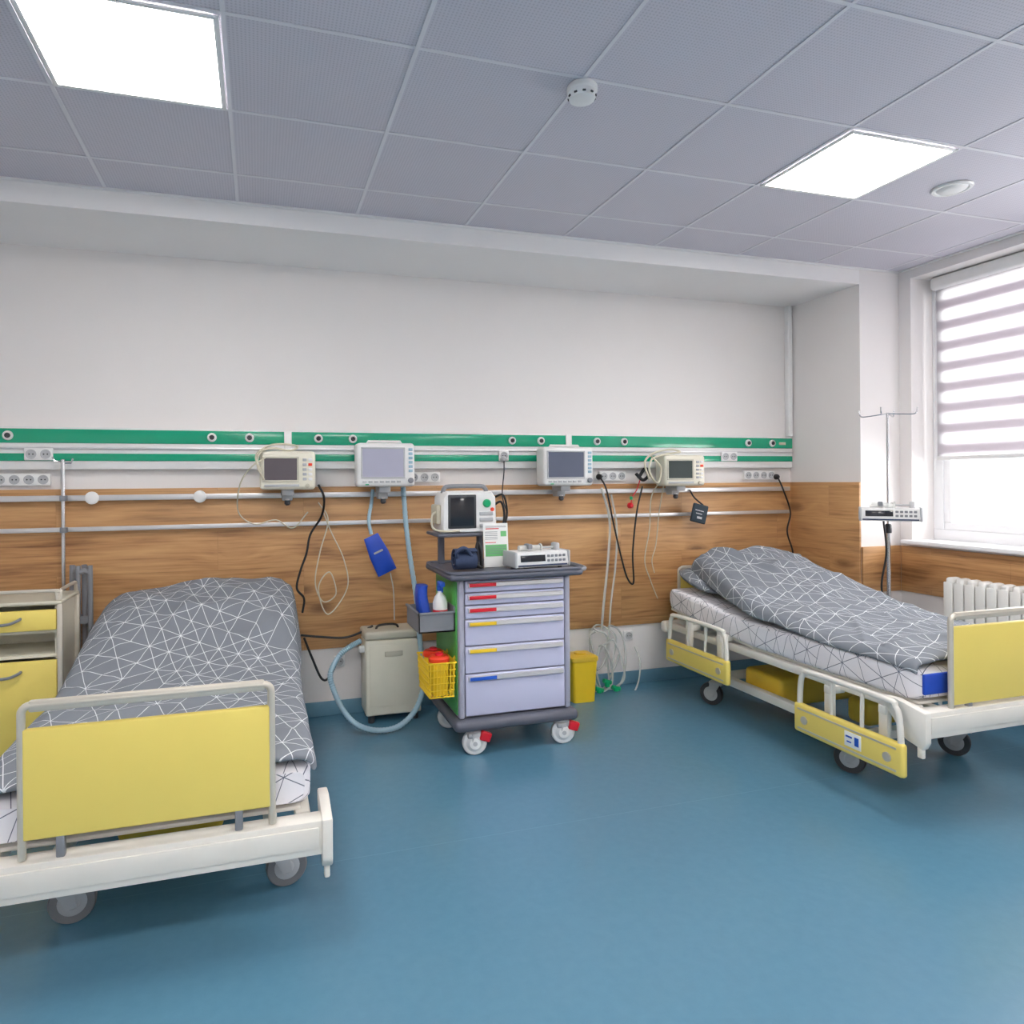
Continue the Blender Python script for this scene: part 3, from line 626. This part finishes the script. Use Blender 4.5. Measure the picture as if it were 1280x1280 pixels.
def duvet(loc, L, prof, hangL, hangR, wL, wR, Rh, crown, y0, y1, label, seed, amp):
    nu, nv = 80, 120; bm = bmesh.new(); uvl = bm.loops.layers.uv.new('UVMap'); V = []; UV = {}; vl = 0; pz = None
    for j in range(nv+1):
        f = j/nv; y = y0+(y1-y0)*f; zt = sm(prof, y)+L; mt = .535+L+raise_(y)
        hd = max(0, min(1, (y-1.1)/.5)); hd = hd*hd*(3-2*hd)
        if pz is not None: vl += math.hypot((y1-y0)/nv, zt-pz)
        pz = zt; row = []
        for i in range(nu+1):
            s = -1+2*i/nu; sg = 1 if s > 0 else -1; R = .05+(Rh[0] if s < 0 else Rh[1])*hd
            hang = interp(hangL if s < 0 else hangR, y); half = interp(wL if s < 0 else wR, y)-R
            drop = max(zt-mt+hang-R, .0); A = half+R*PI/2+drop; a = abs(s)*A
            if a < half: x, z = a, zt
            elif a < half+R*PI/2: q = (a-half)/R; x, z = half+R*sin(q), zt-R*(1-cos(q))
            else: ex = max(0.0, a-half-R*PI/2); x, z = half+R+.02*(ex/.1)**.7, zt-R-ex
            z += (.012+crown*hd)*max(0, 1-(x/half)**2)
            x *= sg
            p = Vector((x*2.4+seed, y*2.4, z*1.5))
            w = noise.noise(p)*.6+noise.noise(p*2.7)*.28+abs(noise.noise(p*1.3+Vector((9, 3, 1))))*.5+noise.noise(p*5.5)*.16
            fold = (1-abs(noise.noise(Vector((x*3.1+y*2.2+seed, y*1.1-x*.8, seed)))))**6
            fold2 = (1-abs(noise.noise(Vector((x*2.0-y*3.4+seed*2, y*2.1+x*1.8, seed+5)))))**8
            k = 1 if a < half else .35
            z += amp*(w+.8*fold*(.4+.8*hd)+.7*fold2)*k*(1.0+.4*hd); x += (amp*.35*w if a > half else 0)*sg
            if j < 3: z -= (3-j)**2*.0018
            if j > nv-3: z -= (j-nv+3)**2*.005
            yy = y+amp*.6*noise.noise(Vector((x*3, seed, 4)))*(1 if j in (0, nv) else .4)
            v = bm.verts.new((x, yy, z)); row.append(v); UV[v] = (s*A+seed*.13, vl)
        V.append(row)
    for j in range(nv):
        for i in range(nu):
            fc = bm.faces.new((V[j][i], V[j][i+1], V[j+1][i+1], V[j+1][i])); fc.smooth = True
            for l in fc.loops: l[uvl].uv = UV[l.vert]
    me = D.meshes.new('duvet'); bm.to_mesh(me); bm.free(); me.materials.append(MT['duvet'])
    o = D.objects.new('duvet', me); COL.objects.link(o); o.location = loc
    so = o.modifiers.new('thickness', 'SOLIDIFY'); so.thickness = .020; so.offset = -1
    sb = o.modifiers.new('soft', 'SUBSURF'); sb.levels = 1; sb.render_levels = 1
    return tag(o, label, 'duvet', 'grey patterned duvets')
duvet(BL, 0, [(0, .575), (.95, .58), (1.2, .64), (1.5, .80), (1.7, .855), (1.95, .865)], [(0, .06), (1.9, .02)], [(0, -.05), (.6, -.03), (1.2, .0), (1.9, .04)], [(0, .515), (2, .515)], [(0, .490), (2, .5)], (.13, .0), .010, .03, 1.92, 'grey line-patterned duvet rising over the pillow of the left bed', 3.1, .018)
duvet(BR, LR, [(0, .575), (.65, .58), (.95, .62), (1.3, .72), (1.6, .80), (1.86, .845)], [(0, -.03), (.5, -.02), (1.0, -.03), (1.35, -.06), (1.6, -.10), (1.9, -.13)], [(0, .03), (1.9, .02)], [(0, .49), (1.1, .48), (1.5, .41), (1.85, .35)], [(0, .515), (2, .5)], (.01, .05), .008, .05, 1.81, 'grey line-patterned duvet folded back over the right bed', 8.4, .025)
# pillow peeking at the head of the right bed
m = MB(); rings = []; n = 20
for i in range(n+1):
    v = -1+2*i/n; e = (1-abs(v)**3.2); hw_ = .37*(.86+.14*e); th = .060*max(.12, e)**.7
    ring = []
    for a in range(24):
        an = 2*PI*a/24; ca, sa = cos(an), sin(an)
        ring.append(BR+Vector((hw_*math.copysign(abs(ca)**.55, ca)-.07, 1.715+v*.185, LR+.68+v*.045+th*math.copysign(abs(sa)**.9, sa))))
    rings.append(ring)
m.loft(rings); solo(m, 'pillow', MT['duvet'], 'grey line-patterned pillow peeking from under the duvet of the right bed', 'pillow', None, True)
# ------------------------------------------------------------------ crash cart
ct = empty('crash_cart', (1.33, 3.68, 0), 'lilac hospital drawer cart on castors between the two beds', 'cart')
X0, X1, Yf, Yb = 1.005, 1.65, 3.45, 3.93
MB().bb(X0-.035, X1+.035, 3.41, 3.96, .135, .195, .028, 4).build('base', MT['slate'], ct)
m = MB(); m.bb(X0, X1, Yf+.022, Yb, .195, .935, .01)
for x in (X0+.016, X1-.016): m.bb(x-.016, x+.016, Yf-.002, Yf+.03, .195, .935, .012, 3)
m.build('body', MT['lilacd'], ct)
MB().bb(X0-.006, X0+.001, Yf+.03, Yb-.02, .21, .92, .003).build('side_panel', MT['greenb'], ct)
MB().bb(X1-.001, X1+.006, Yf+.03, Yb-.02, .21, .92, .003).build('side_panel', MT['greenb'], ct)
m = MB(); m.bb(.945, 1.71, 3.395, 3.955, .935, .972, .03, 4); m.build('worktop', MT['slate'], ct)
m = MB(); P = []
for cx, cy, a0 in ((1.67, 3.915, 0), (.985, 3.915, PI/2), (.985, 3.435, PI), (1.67, 3.435, 1.5*PI)):
    for k in range(6): P.append((cx+.032*cos(a0+k*PI/10), cy+.032*sin(a0+k*PI/10), .974))
m.tube(P, .010, 8, closed=True); m.build('worktop_rim', MT['slate'], ct)
m = MB(); m.tube([(1.70, 3.46, .955), (1.745, 3.47, .96), (1.755, 3.52, .965), (1.755, 3.83, .965), (1.745, 3.88, .96), (1.70, 3.89, .955)], .013, 10, 4); m.build('push_handle', MT['grey'], ct)
ys = [723, 738.5, 754, 771, 804, 838, 893]
zs = [atY(640, y, Yf).z for y in ys]; lab = ['red', 'red', 'red', 'yellowb', 'yellowb', 'blue']
zs[-1] = .205
for i in range(6):
    z1, z0 = zs[i]-.0035, zs[i+1]+.0035
    d = MB().bb(X0+.036, X1-.036, Yf, Yf+.021, z0, z1, .006, 2).build('drawer', MT['lilac'], ct)
    hz = z1-.02
    m = MB(); m.prism([(X0+.05, Yf, hz+.012), (X0+.05, Yf-.016, hz+.009), (X0+.05, Yf-.018, hz-.008), (X0+.05, Yf-.012, hz-.014), (X0+.05, Yf, hz-.006)], (X1-X0-.10, 0, 0)); m.build('handle', MT['alu'], d)
    MB().bb(X0+.055, X0+.205, Yf-.0200, Yf-.0155, hz-.010, hz+.009, .002).build('label_strip', MT[lab[i]], d)
for x, y in ((1.085, 3.475), (1.60, 3.475), (1.06, 3.90), (1.60, 3.90)):
    m = MB(); m.cyl((x, y, .115), (x, y, .14), .022); m.box((x, y-.01, .105), (.075, .06, .03), .012)
    for s in (-1, 1): m.box((x, y-.012+s*.026, .095), (.03, .006, .04), .002)
    c = m.build('castor', MT['lgrey'], ct)
    MB().lathe([(.046, -.016), (.060, -.016), (.066, -.01), (.066, .01), (.060, .016), (.046, .016)], (x+.005, y-.012, .066), (.15, 1, 0), 26).build('wheel', MT['white'], c)
    MB().lathe([(.008, -.032), (.03, -.030), (.036, -.022), (.047, -.0158), (.047, .0158), (.02, .02), (.008, .026)], (x+.005, y-.012, .066), (.15, 1, 0), 22).build('hub', MT['white'], c)
    if y < 3.6:
        MB().lathe([(.012, -.034), (.012, -.030), (.008, -.028)], (x+.005, y-.012, .066), (.15, 1, 0), 16).build('hub_cap', MT['lgrey'], c)
        MB().box((x+.06, y-.035, .098), (.06, .03, .05), .009, 3, Matrix.Rotation(.35, 4, 'Y')).build('brake_pedal', MT['red'], c)
m = MB(); m.bb(.945, 1.345, 3.64, 3.925, 1.146, 1.166, .008); m.build('raised_shelf', MT['slate'], ct)
for x in (1.03, 1.27): MB().bb(x-.018, x+.018, 3.885, 3.915, .968, 1.15, .005).build('shelf_post', MT['slate'], ct)
# side bin
m = MB(); bx0, bx1, by0, by1, bz0, bz1 = .80, .998, 3.50, 3.80, .655, .76
m.bb(bx0, bx1, by0, by1, bz0, bz0+.008); m.bb(bx0, bx0+.006, by0, by1, bz0, bz1); m.bb(bx1-.006, bx1, by0, by1, bz0, bz1+.03); m.bb(bx0, bx1, by0, by0+.006, bz0, bz1); m.bb(bx0, bx1, by1-.006, by1, bz0, bz1)
m.bb(bx0-.008, bx0+.008, by0-.008, by1+.008, bz1-.008, bz1+.004, .003); m.bb(bx0-.008, bx1, by0-.008, by0+.008, bz1-.008, bz1+.004, .003)
m.build('side_bin', MT['grey'], ct)
t = empty('spray_bottle', (.935, 3.57, .664), 'blue and white spray bottle in the grey bin on the side of the cart', 'bottle')
o = (.935, 3.57, .664)
MB().lathe([(.034, 0), (.040, .006), (.040, .14), (.03, .17), (.014, .19), (.014, .205)], o).build('bottle', MT['white'], t)
MB().lathe([(.0405, .02), (.041, .022), (.041, .10), (.0405, .102)], o).build('label_band', MT['red'], t)
m = MB(); m.cyl((.935, 3.57, .865), (.935, 3.57, .895), .017); m.box((.935, 3.55, .905), (.03, .075, .028), .008); m.box((.935, 3.525, .882), (.01, .008, .04), .003); m.build('trigger_head', MT['blue'], t)
m = MB(); rings = []
for i in range(11):
    v = i/10; rings.append([Vector((.848+(.036-.008*v)*math.copysign(abs(cos(a*PI/8))**.6, cos(a*PI/8))+.008*sin(v*6), 3.62+(.08-.03*v)*math.copysign(abs(sin(a*PI/8))**.6, sin(a*PI/8)), .664+.23*v)) for a in range(16)])
m.loft(rings); solo(m, 'folded_pack', MT['bluef'], 'crumpled blue pack standing beside the spray bottle in the side bin', 'pack')
# yellow wire basket
t = empty('wire_basket', (.91, 3.58, .32), 'yellow wire basket hooked on the left side of the cart', 'basket')
kx0, kx1, ky0, ky1, kz0, kz1 = .835, .985, 3.44, 3.70, .325, .505
def loop(m, x0, x1, y0, y1, z, r): m.tube([(x0, y0, z), (x1, y0, z), (x1, y1, z), (x0, y1, z)], r, 6, closed=True)
m = MB(); loop(m, kx0, kx1, ky0, ky1, kz1, .005); loop(m, kx0+.01, kx1-.01, ky0+.01, ky1-.01, kz0, .004); m.build('rim', MT['yellowb'], t)
m = MB()
for k in range(1, 5):
    f = k/5; loop(m, kx0+.01*(1-f), kx1-.01*(1-f), ky0+.01*(1-f), ky1-.01*(1-f), kz0+(kz1-kz0)*f, .0028)
for k in range(8):
    x = kx0+.012+(kx1-kx0-.024)*k/7; m.tube([(x, ky0, kz1), (x, ky0+.01, kz0), (x, ky1-.01, kz0), (x, ky1, kz1)], .0028, 6)
for k in range(1, 13):
    y = ky0+(ky1-ky0)*k/13; m.tube([(kx0, y, kz1), (kx0+.01, y, kz0), (kx1-.01, y, kz0), (kx1, y, kz1)], .0028, 6)
m.build('wire_mesh', MT['yellowb'], t)
for y in (3.5, 3.65): MB().tube([(kx1, y, kz1), (kx1+.009, y, kz1+.02), (kx1+.012, y, kz1)], .004, 6).build('hook', MT['yellowb'], t)
for k, (x, y, lb) in enumerate(((.91, 3.508, 'yellow tub with red lid at the front of the wire basket'), (.91, 3.633, 'yellow tub with red lid at the back of the wire basket'))):
    q = empty('waste_tub', (x, y, .33), lb, 'tub', 'red-lidded tubs in the wire basket')
    MB().lathe([(.046, 0), (.048, .004), (.053, .17), (.053, .178)], (x, y, .3295), seg=28).build('tub', MT['yellowb'], q)
    MB().lathe([(.056, .172), (.057, .176), (.057, .192), (.047, .202), (.03, .204), (0, .204)], (x, y, .3295), seg=28).build('lid', MT['orange'], q)
    MB().lathe([(.022, .203), (.022, .214), (.016, .217), (0, .217)], (x, y, .3295), seg=18).build('cap', MT['red'], q)
# defibrillator
t = empty('defibrillator', (1.13, 3.77, 1.166), 'white portable defibrillator with black screen on the cart shelf', 'defibrillator')
zz = 1.1665; x0, x1, y0 = .975, 1.30, 3.665
front = [(x0+.012, zz), (x1-.012, zz), (x1, zz+.02), (x1-.006, zz+.20), (x1-.03, zz+.232), (x0+.03, zz+.232), (x0+.006, zz+.20), (x0, zz+.02)]
m = MB(); m.loft([[Vector((cx+(x-cx)*k, y, zz+.115+(z-zz-.115)*k)) for x, z in front] for cx, y, k in ((1.1375, y0, .95), (1.1375, y0+.014, 1), (1.1375, y0+.19, 1), (1.1375, y0+.205, .95))]); m.build('case', MT['white'], t)
MB().bb(x0+.035, x0+.20, y0-.005, y0+.004, zz+.025, zz+.215, .006).build('bezel', MT['dark'], t)
MB().bb(x0+.048, x0+.187, y0-.007, y0+.002, zz+.04, zz+.202, .002).build('screen', MT['scr_k'], t)
MB().lathe([(.024, 0), (.024, .008), (.018, .018), (0, .019)], (x1-.062, y0, zz+.165), (0, -1, 0), 22).build('mode_knob', MT['greenc'], t)
for k in range(3): MB().bb(x1-.105, x1-.025, y0-.005, y0+.004, zz+.028+k*.034, zz+.05+k*.034, .003).build('button', MT['lgrey'], t)
MB().lathe([(.011, 0), (.011, .006), (0, .007)], (x1-.03, y0, zz+.13), (0, -1, 0), 14).build('shock_button', MT['orange'], t)
m = MB(); m.tube([(x0+.03, y0+.10, zz+.222), (x0+.04, y0+.10, zz+.25), (x0+.075, y0+.10, zz+.262), (x1-.075, y0+.10, zz+.262), (x1-.04, y0+.10, zz+.25), (x1-.03, y0+.10, zz+.222)], .013, 10, 5); m.build('handle', MT['grey'], t)
m = MB(); m.bb(x0-.025, x0+.004, y0+.03, y0+.16, zz+.05, zz+.16, .01); m.build('side_holder', MT['beige'], t)
m = MB(); m.tube([(x1-.006, y0+.05, zz+.15), (x1+.035, y0+.03, zz+.17), (x1+.055, y0+.03, zz+.10), (x1+.04, y0+.03, zz+.03), (x1-.003, y0+.05, zz+.045)], .007, 8, 8); m.build('lead', MT['black'], t)
m = MB(); m.tube([(x0-.02, y0+.05, zz+.12), (x0-.05, y0+.03, zz+.10), (x0-.045, y0+.03, zz+.03), (x0+.01, y0+.002, zz+.012), (x0+.10, y0-.006, zz+.012)], .006, 8, 8); m.build('lead', MT['beige'], t)
m = MB(); m.tube([(x1+.0, y0+.08, zz+.19), (x1+.05, y0+.04, zz+.21), (x1+.075, y0+.04, zz+.12), (x1+.05, y0+.02, zz+.01), (x1+.02, y0+.01, zz-.06), (x1+.05, y0+.0, zz-.17)], .006, 8, 8); m.build('lead', MT['black'], t)
# instruction card leaning on the shelf
t = empty('instruction_card', (1.28, 3.61, .974), 'white printed card with green panel propped in front of the defibrillator', 'card')
R = Matrix.Translation((1.275, 3.605, .975)) @ Matrix.Rotation(-.09, 4, 'X') @ Matrix.Rotation(.06, 4, 'Z')
def card(name, mat, boxes):
    m = MB()
    for a in boxes: m.bb(*a)
    m.xf(R).build(name, mat, t)
card('sheet', MT['paper'], [(-.075, .075, 0, .003, .0, .245)])
card('green_block', MT['pgreen'], [(-.065, .065, -.0012, .0005, .06, .125)])
card('green_block', MT['pgreen'], [(.03, .065, -.0012, .0005, .17, .20)])
card('red_mark', MT['red'], [(-.06, .02, -.0012, .0005, .212, .217), (-.065, .0, -.0012, .0005, .135, .139)])
card('text_line', MT['grey'], [(-.06, .065, -.0012, .0005, .228-.006*k, .230-.006*k) for k in range(2)]+[(-.06, .06, -.0014, .0005, .112-.012*k, .115-.012*k) for k in range(4)]+[(-.065, .01, -.0012, .0005, .195-.010*k, .198-.010*k) for k in range(5)])
# infusion pump
def pump(loc, rz, label):
    t = empty('syringe_pump', (0, 0, 0), label, 'syringe pump', 'syringe pumps')
    w = .325
    m = MB(); m.prism([(-w/2, -.075, .002), (-w/2, -.082, .02), (-w/2, -.074, .078), (-w/2, -.06, .084), (-w/2, .07, .084), (-w/2, .075, .07), (-w/2, .075, .002)], (w, 0, 0)); m.build('body', MT['white'], t)
    for s in (-1, 1): MB().bb(s*w/2-.008, s*w/2+.008, -.084, .078, .0, .088, .008, 3).build('end_cheek', MT['lgrey'], t)
    MB().box((-.06, -.0795, .05), (.15, .004, .036), .002, 2, Matrix.Rotation(-.12, 4, 'X')).build('display', MT['scr_k'], t)
    MB().box((.0, -.0815, .012), (.30, .004, .008), .001).build('stripe', MT['navy'], t)
    for i in range(5):
        for k in range(2): MB().box((.035+i*.024, -.0805+k*.002, .036+k*.025), (.017, .006, .014), .003).build('key', MT['grey'], t)
    m = MB(); m.cyl((-.11, .0, .1), (.02, .0, .1), .016); m.cyl((.02, .0, .1), (.03, .0, .1), .023); m.build('syringe', MT['clear'], t)
    m = MB(); m.cyl((.03, .0, .1), (.11, 0, .1), .006); m.box((.12, 0, .10), (.03, .06, .05), .01); m.build('plunger_drive', MT['lgrey'], t)
    m = MB(); m.box((-.05, .0, .108), (.03, .06, .03), .008); m.build('barrel_clamp', MT['grey'], t)
    t.location = loc; t.rotation_euler = (0, 0, rz); return t
p1 = pump((1.475, 3.512, .985), 0.08, 'white syringe pump with dark display lying on the cart top')
p2 = dup(p1, (3.905-.083, 3.425-.083, 1.185), math.radians(-46), 'white syringe pump clamped high on the drip stand')
for sx in (-.12, .12):
    for sy in (-.05, .05): MB().cyl((sx, sy, -.0125), (sx, sy, .004), .012, 10).build('foot', MT['dark']).parent = p1
MB().box((0, .090, .045), (.05, .03, .05), .008).build('pole_clamp', MT['dark']).parent = p2
# rolled cuff on worktop
t = empty('rolled_cuff', (1.06, 3.52, .973), 'rolled navy cuff lying at the left front of the cart top', 'cuff')
m = MB(); P = []; Q = []
for k in range(46):
    a = k*.33; r_ = .012+.0021*k*.33*2.0
    P.append((r_*cos(a), r_*sin(a))); Q.append(((r_+.006)*cos(a), (r_+.006)*sin(a)))
oz = .973+.0725
def wr(pt, x): return Vector((x, 3.52+pt[0]*.8, oz+pt[1]*.8-.012))
rings = [[wr(P[i], 1.0), wr(P[i], 1.12), wr(Q[i], 1.12), wr(Q[i], 1.0)] for i in range(46)]
m.loft(rings)
m.build('band', MT['navy'], t)
m = MB(); m.tube([(1.10, 3.52, 1.02), (1.15, 3.50, .99), (1.15, 3.55, .985), (1.12, 3.66, .985), (1.2, 3.72, .985)], .006, 8, 8); m.build('tube', MT['black'], t)
m = MB(); m.tube([(1.02, 3.50, 1.03), (1.0, 3.465, 1.08), (1.05, 3.47, 1.10), (1.11, 3.50, 1.03)], .010, 8, 6); m.build('strap', MT['navy'], t)
m = MB(); m.tube([(1.15, 3.60, .984), (1.15, 3.60, 1.06), (1.163, 3.60, 1.115), (1.178, 3.60, 1.06), (1.182, 3.60, .984)], .009, 8, 6); solo(m, 'black_lead', MT['black'], 'black lead arching up from the cart top under the raised shelf', 'cable')
# ------------------------------------------------------------------ suction unit and sharps bin
t = empty('suction_unit', (.775, 4.18, 0), 'beige boxed suction unit standing on the floor against the wall', 'suction unit')
MB().bb(.605, .945, 4.08, 4.285, .045, .50, .012, 3).build('body', MT['cream'], t)
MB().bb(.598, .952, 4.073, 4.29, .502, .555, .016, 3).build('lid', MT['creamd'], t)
MB().bb(.63, .92, 4.077, 4.082, .10, .47, .002).build('front_panel', MT['cream'], t)
for x in (.64, .91):
    for y in (4.11, 4.25): MB().cyl((x, y, 0), (x, y, .05), .02).build('foot', MT['dark'], t)
m = MB(); m.tube([(.68, 4.16, .55), (.69, 4.16, .57), (.72, 4.16, .578), (.78, 4.16, .578), (.81, 4.16, .57), (.82, 4.16, .55)], .007, 8, 4); m.build('handle', MT['black'], t)
m = MB(); m.cyl((.61, 4.15, .44), (.575, 4.15, .44), .022); m.build('hose_port', MT['white'], t)
m = MB(); m.bb(.72, .83, 4.0735, 4.079, .40, .43, .002); m.build('latch', MT['creamd'], t)
t = empty('sharps_bin', (2.04, 4.11, 0), 'bright yellow plastic waste bin on the floor right of the cart', 'bin')
def rr(cx, cy, hx, hy, z, q=.02):
    out = []
    for sx, sy, a0 in ((1, 1, 0), (-1, 1, PI/2), (-1, -1, PI), (1, -1, 1.5*PI)):
        for k in range(5): out.append(Vector((cx+sx*(hx-q)+q*cos(a0+k*PI/8), cy+sy*(hy-q)+q*sin(a0+k*PI/8), z)))
    return out
bxx, byy = 2.035, 4.11
MB().loft([rr(bxx, byy, .078, .066, 0), rr(bxx, byy, .092, .078, .27)]).build('bucket', MT['yellowb'], t)
MB().loft([rr(bxx, byy, .095, .082, .268), rr(bxx, byy, .099, .085, .276), rr(bxx, byy, .097, .082, .295), rr(bxx, byy, .08, .07, .305)]).build('lid', MT['yellowd'], t)
MB().lathe([(.04, .304), (.04, .315), (0, .317)], (bxx, byy, 0)).build('cap', MT['yellowd'], t)
# ------------------------------------------------------------------ IV stand right
sx, sy = 3.905, 3.425
t = empty('infusion_stand', (sx, sy, 0), 'slim silver drip stand behind the right bed near the window', 'drip stand')
MB().cyl((sx, sy, .08), (sx, sy, 1.15), .0125).build('pole', MT['chrome'], t)
MB().cyl((sx, sy, 1.13), (sx, sy, 1.88), .008).build('inner_pole', MT['chrome'], t)
MB().lathe([(.018, 0), (.02, .01), (.02, .05), (.014, .06)], (sx, sy, 1.1), seg=16).build('collar', MT['dark'], t)
for k in range(4):
    a = k*PI/2+.5; c, s_ = cos(a), sin(a)
    m = MB(); m.tube([(sx, sy, 1.875), (sx+.06*c, sy+.06*s_, 1.868), (sx+.14*c, sy+.14*s_, 1.862), (sx+.16*c, sy+.16*s_, 1.875), (sx+.165*c, sy+.165*s_, 1.905)], .004, 8, 5); m.build('hook', MT['chrome'], t)
for k in range(5):
    a = k*2*PI/5+.25; c, s_ = cos(a), sin(a)
    m = MB(); m.tube([(sx, sy, .10), (sx+.1*c, sy+.1*s_, .085), (sx+.22*c, sy+.22*s_, .06)], .011, 8, 4); q = m.build('leg', MT['chrome'], t)
    MB().lathe([(.018, -.01), (.025, -.008), (.025, .008), (.018, .01)], (sx+.22*c, sy+.22*s_, .025), (-s_, c, 0), 14).build('wheel', MT['dark'], q)
    MB().cyl((sx+.22*c, sy+.22*s_, .03), (sx+.22*c, sy+.22*s_, .06), .008, 8).build('stem', MT['grey'], q)
cable('power_cable', 'black cable looped down the drip stand', 'cable', [(1104, 648, 3.38), (1108, 690, 3.40), (1102, 730, 3.40), (1106, 760, 3.40)], .006, MT['black'])
# ------------------------------------------------------------------ IV pole on the left rail
p = atY(79, 640, 4.235)
t = empty('drip_pole', (p.x, 4.235, .72), 'silver drip pole clamped to the wall rails above the bedside cabinet', 'drip pole')
MB().cyl((p.x, 4.235, .72), (p.x, 4.235, 1.595), .011).build('pole', MT['chrome'], t)
for s in (-1, 1): MB().tube([(p.x+.01*s, 4.235, 1.58+.005*s), (p.x-.04*s, 4.235, 1.58+.005*s), (p.x-.05*s, 4.235, 1.605+.005*s)], .005, 8).build('hook', MT['chrome'], t)
for z in (1.38, 1.205): MB().bb(p.x-.016, p.x+.016, 4.222, 4.268, z-.016, z+.016, .005).build('clamp', MT['grey'], t)
# ------------------------------------------------------------------ bedside cabinet
t = empty('bedside_cabinet', (-1.17, 3.93, 0), 'beige bedside cabinet with yellow drawer and door beside the left bed', 'cabinet')
cx0, cx1, cy0, cy1 = -1.42, -.925, 3.75, 4.09
m = MB(); m.bb(cx0+.02, cx1-.02, cy0+.02, cy1, .11, .12+.01, .003)
m.bb(cx0+.02, cx0+.035, cy0+.02, cy1, .12, .88); m.bb(cx1-.035, cx1-.02, cy0+.02, cy1, .12, .88); m.bb(cx0+.02, cx1-.02, cy1-.012, cy1, .12, .88)
m.bb(cx0+.035, cx1-.035, cy0+.025, cy1-.012, .735, .747); m.bb(cx0+.035, cx1-.035, cy0+.025, cy1-.012, .615, .63); m.build('body', MT['cream'], t)
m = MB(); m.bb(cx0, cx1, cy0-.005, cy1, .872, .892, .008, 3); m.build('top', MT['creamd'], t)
for x in (cx0+.01, cx1-.01):
    for y in (cy0+.008, cy1-.01): MB().bb(x-.012, x+.012, y-.012, y+.012, .08, .875, .005).build('corner_post', MT['champ'], t)
MB().tube([(cx0+.02, cy0+.01, .892), (cx0+.025, cy0+.01, .93), (cx0+.05, cy0+.01, .94), (cx1-.05, cy0+.01, .94), (cx1-.025, cy0+.01, .93), (cx1-.02, cy0+.01, .892)], .009, 8, 4).build('top_rail', MT['champ'], t)
MB().tube([(cx1-.012, cy0+.02, .892), (cx1-.012, cy0+.025, .93), (cx1-.012, cy0+.06, .94), (cx1-.012, cy1-.06, .94), (cx1-.012, cy1-.03, .93), (cx1-.012, cy1-.02, .892)], .009, 8, 4).build('top_rail', MT['champ'], t)
def bow(z, parent):
    m = MB(); xm = (cx0+cx1)/2-.02
    m.tube([(xm-.09, cy0+.004, z+.012), (xm-.085, cy0-.016, z+.008), (xm-.05, cy0-.022, z-.006), (xm, cy0-.024, z-.01), (xm+.05, cy0-.022, z-.006), (xm+.085, cy0-.016, z+.008), (xm+.09, cy0+.004, z+.012)], .007, 8, 5); m.build('handle', MT['grey'], parent)
d = MB().bb(cx0+.025, cx1-.025, cy0, cy0+.02, .75, .85, .006).build('drawer', MT['yellow'], t); bow(.80, d)
d = MB().bb(cx0+.025, cx1-.025, cy0, cy0+.02, .135, .605, .006).build('door', MT['yellow'], t); bow(.545, d)
for x in (cx0+.03, cx1-.03):
    for y in (cy0+.03, cy1-.03):
        m = MB(); m.cyl((x, y, .055), (x, y, .11), .01, 10); m.lathe([(.022, -.01), (.03, -.008), (.03, .008), (.022, .01)], (x, y, .03), (1, 0, 0), 16); m.build('castor', MT['dark'], t)
# folded grey stand by the cabinet
t = empty('folded_metal_stand', (-.93, 4.2, 0), 'grey folded metal stand upright between cabinet and left bed', 'folding stand')
for k, (x0, x1, y) in enumerate(((-.985, -.925, 4.20), (-.945, -.885, 4.145))):
    m = MB(); zt = .985
    m.tube([(x0, y, 0), (x0, y, zt-.05), (x0+.006, y, zt-.015), (x0+.025, y, zt), (x1-.025, y, zt), (x1-.006, y, zt-.015), (x1, y, zt-.05), (x1, y, 0)], .014, 10, 3)
    m.bb(x0, x1, y-.008, y+.008, .3, .34); m.bb(x0, x1, y-.008, y+.008, .7, .74); m.build('leg', MT['grey'], t)
m = MB(); m.bb(-.94, -.93, 4.145, 4.20, .5, .53); m.build('cross_tie', MT['slate'], t)
# ------------------------------------------------------------------ light outside and sky
al = D.lights.new('window_daylight', 'AREA'); al.shape = 'RECTANGLE'; al.size = 2.2; al.size_y = 2.0; al.energy = 120; al.color = (1, .985, .98)
ao = D.objects.new('window_daylight', al); COL.objects.link(ao); ao.location = (5.4, 2.6, 1.95); ao.rotation_euler = (0, math.radians(90), 0)
wd = D.worlds.new('world'); SC.world = wd; wd.use_nodes = True
wd.node_tree.nodes['Background'].inputs[0].default_value = (.96, .98, 1, 1); wd.node_tree.nodes['Background'].inputs[1].default_value = 1.7
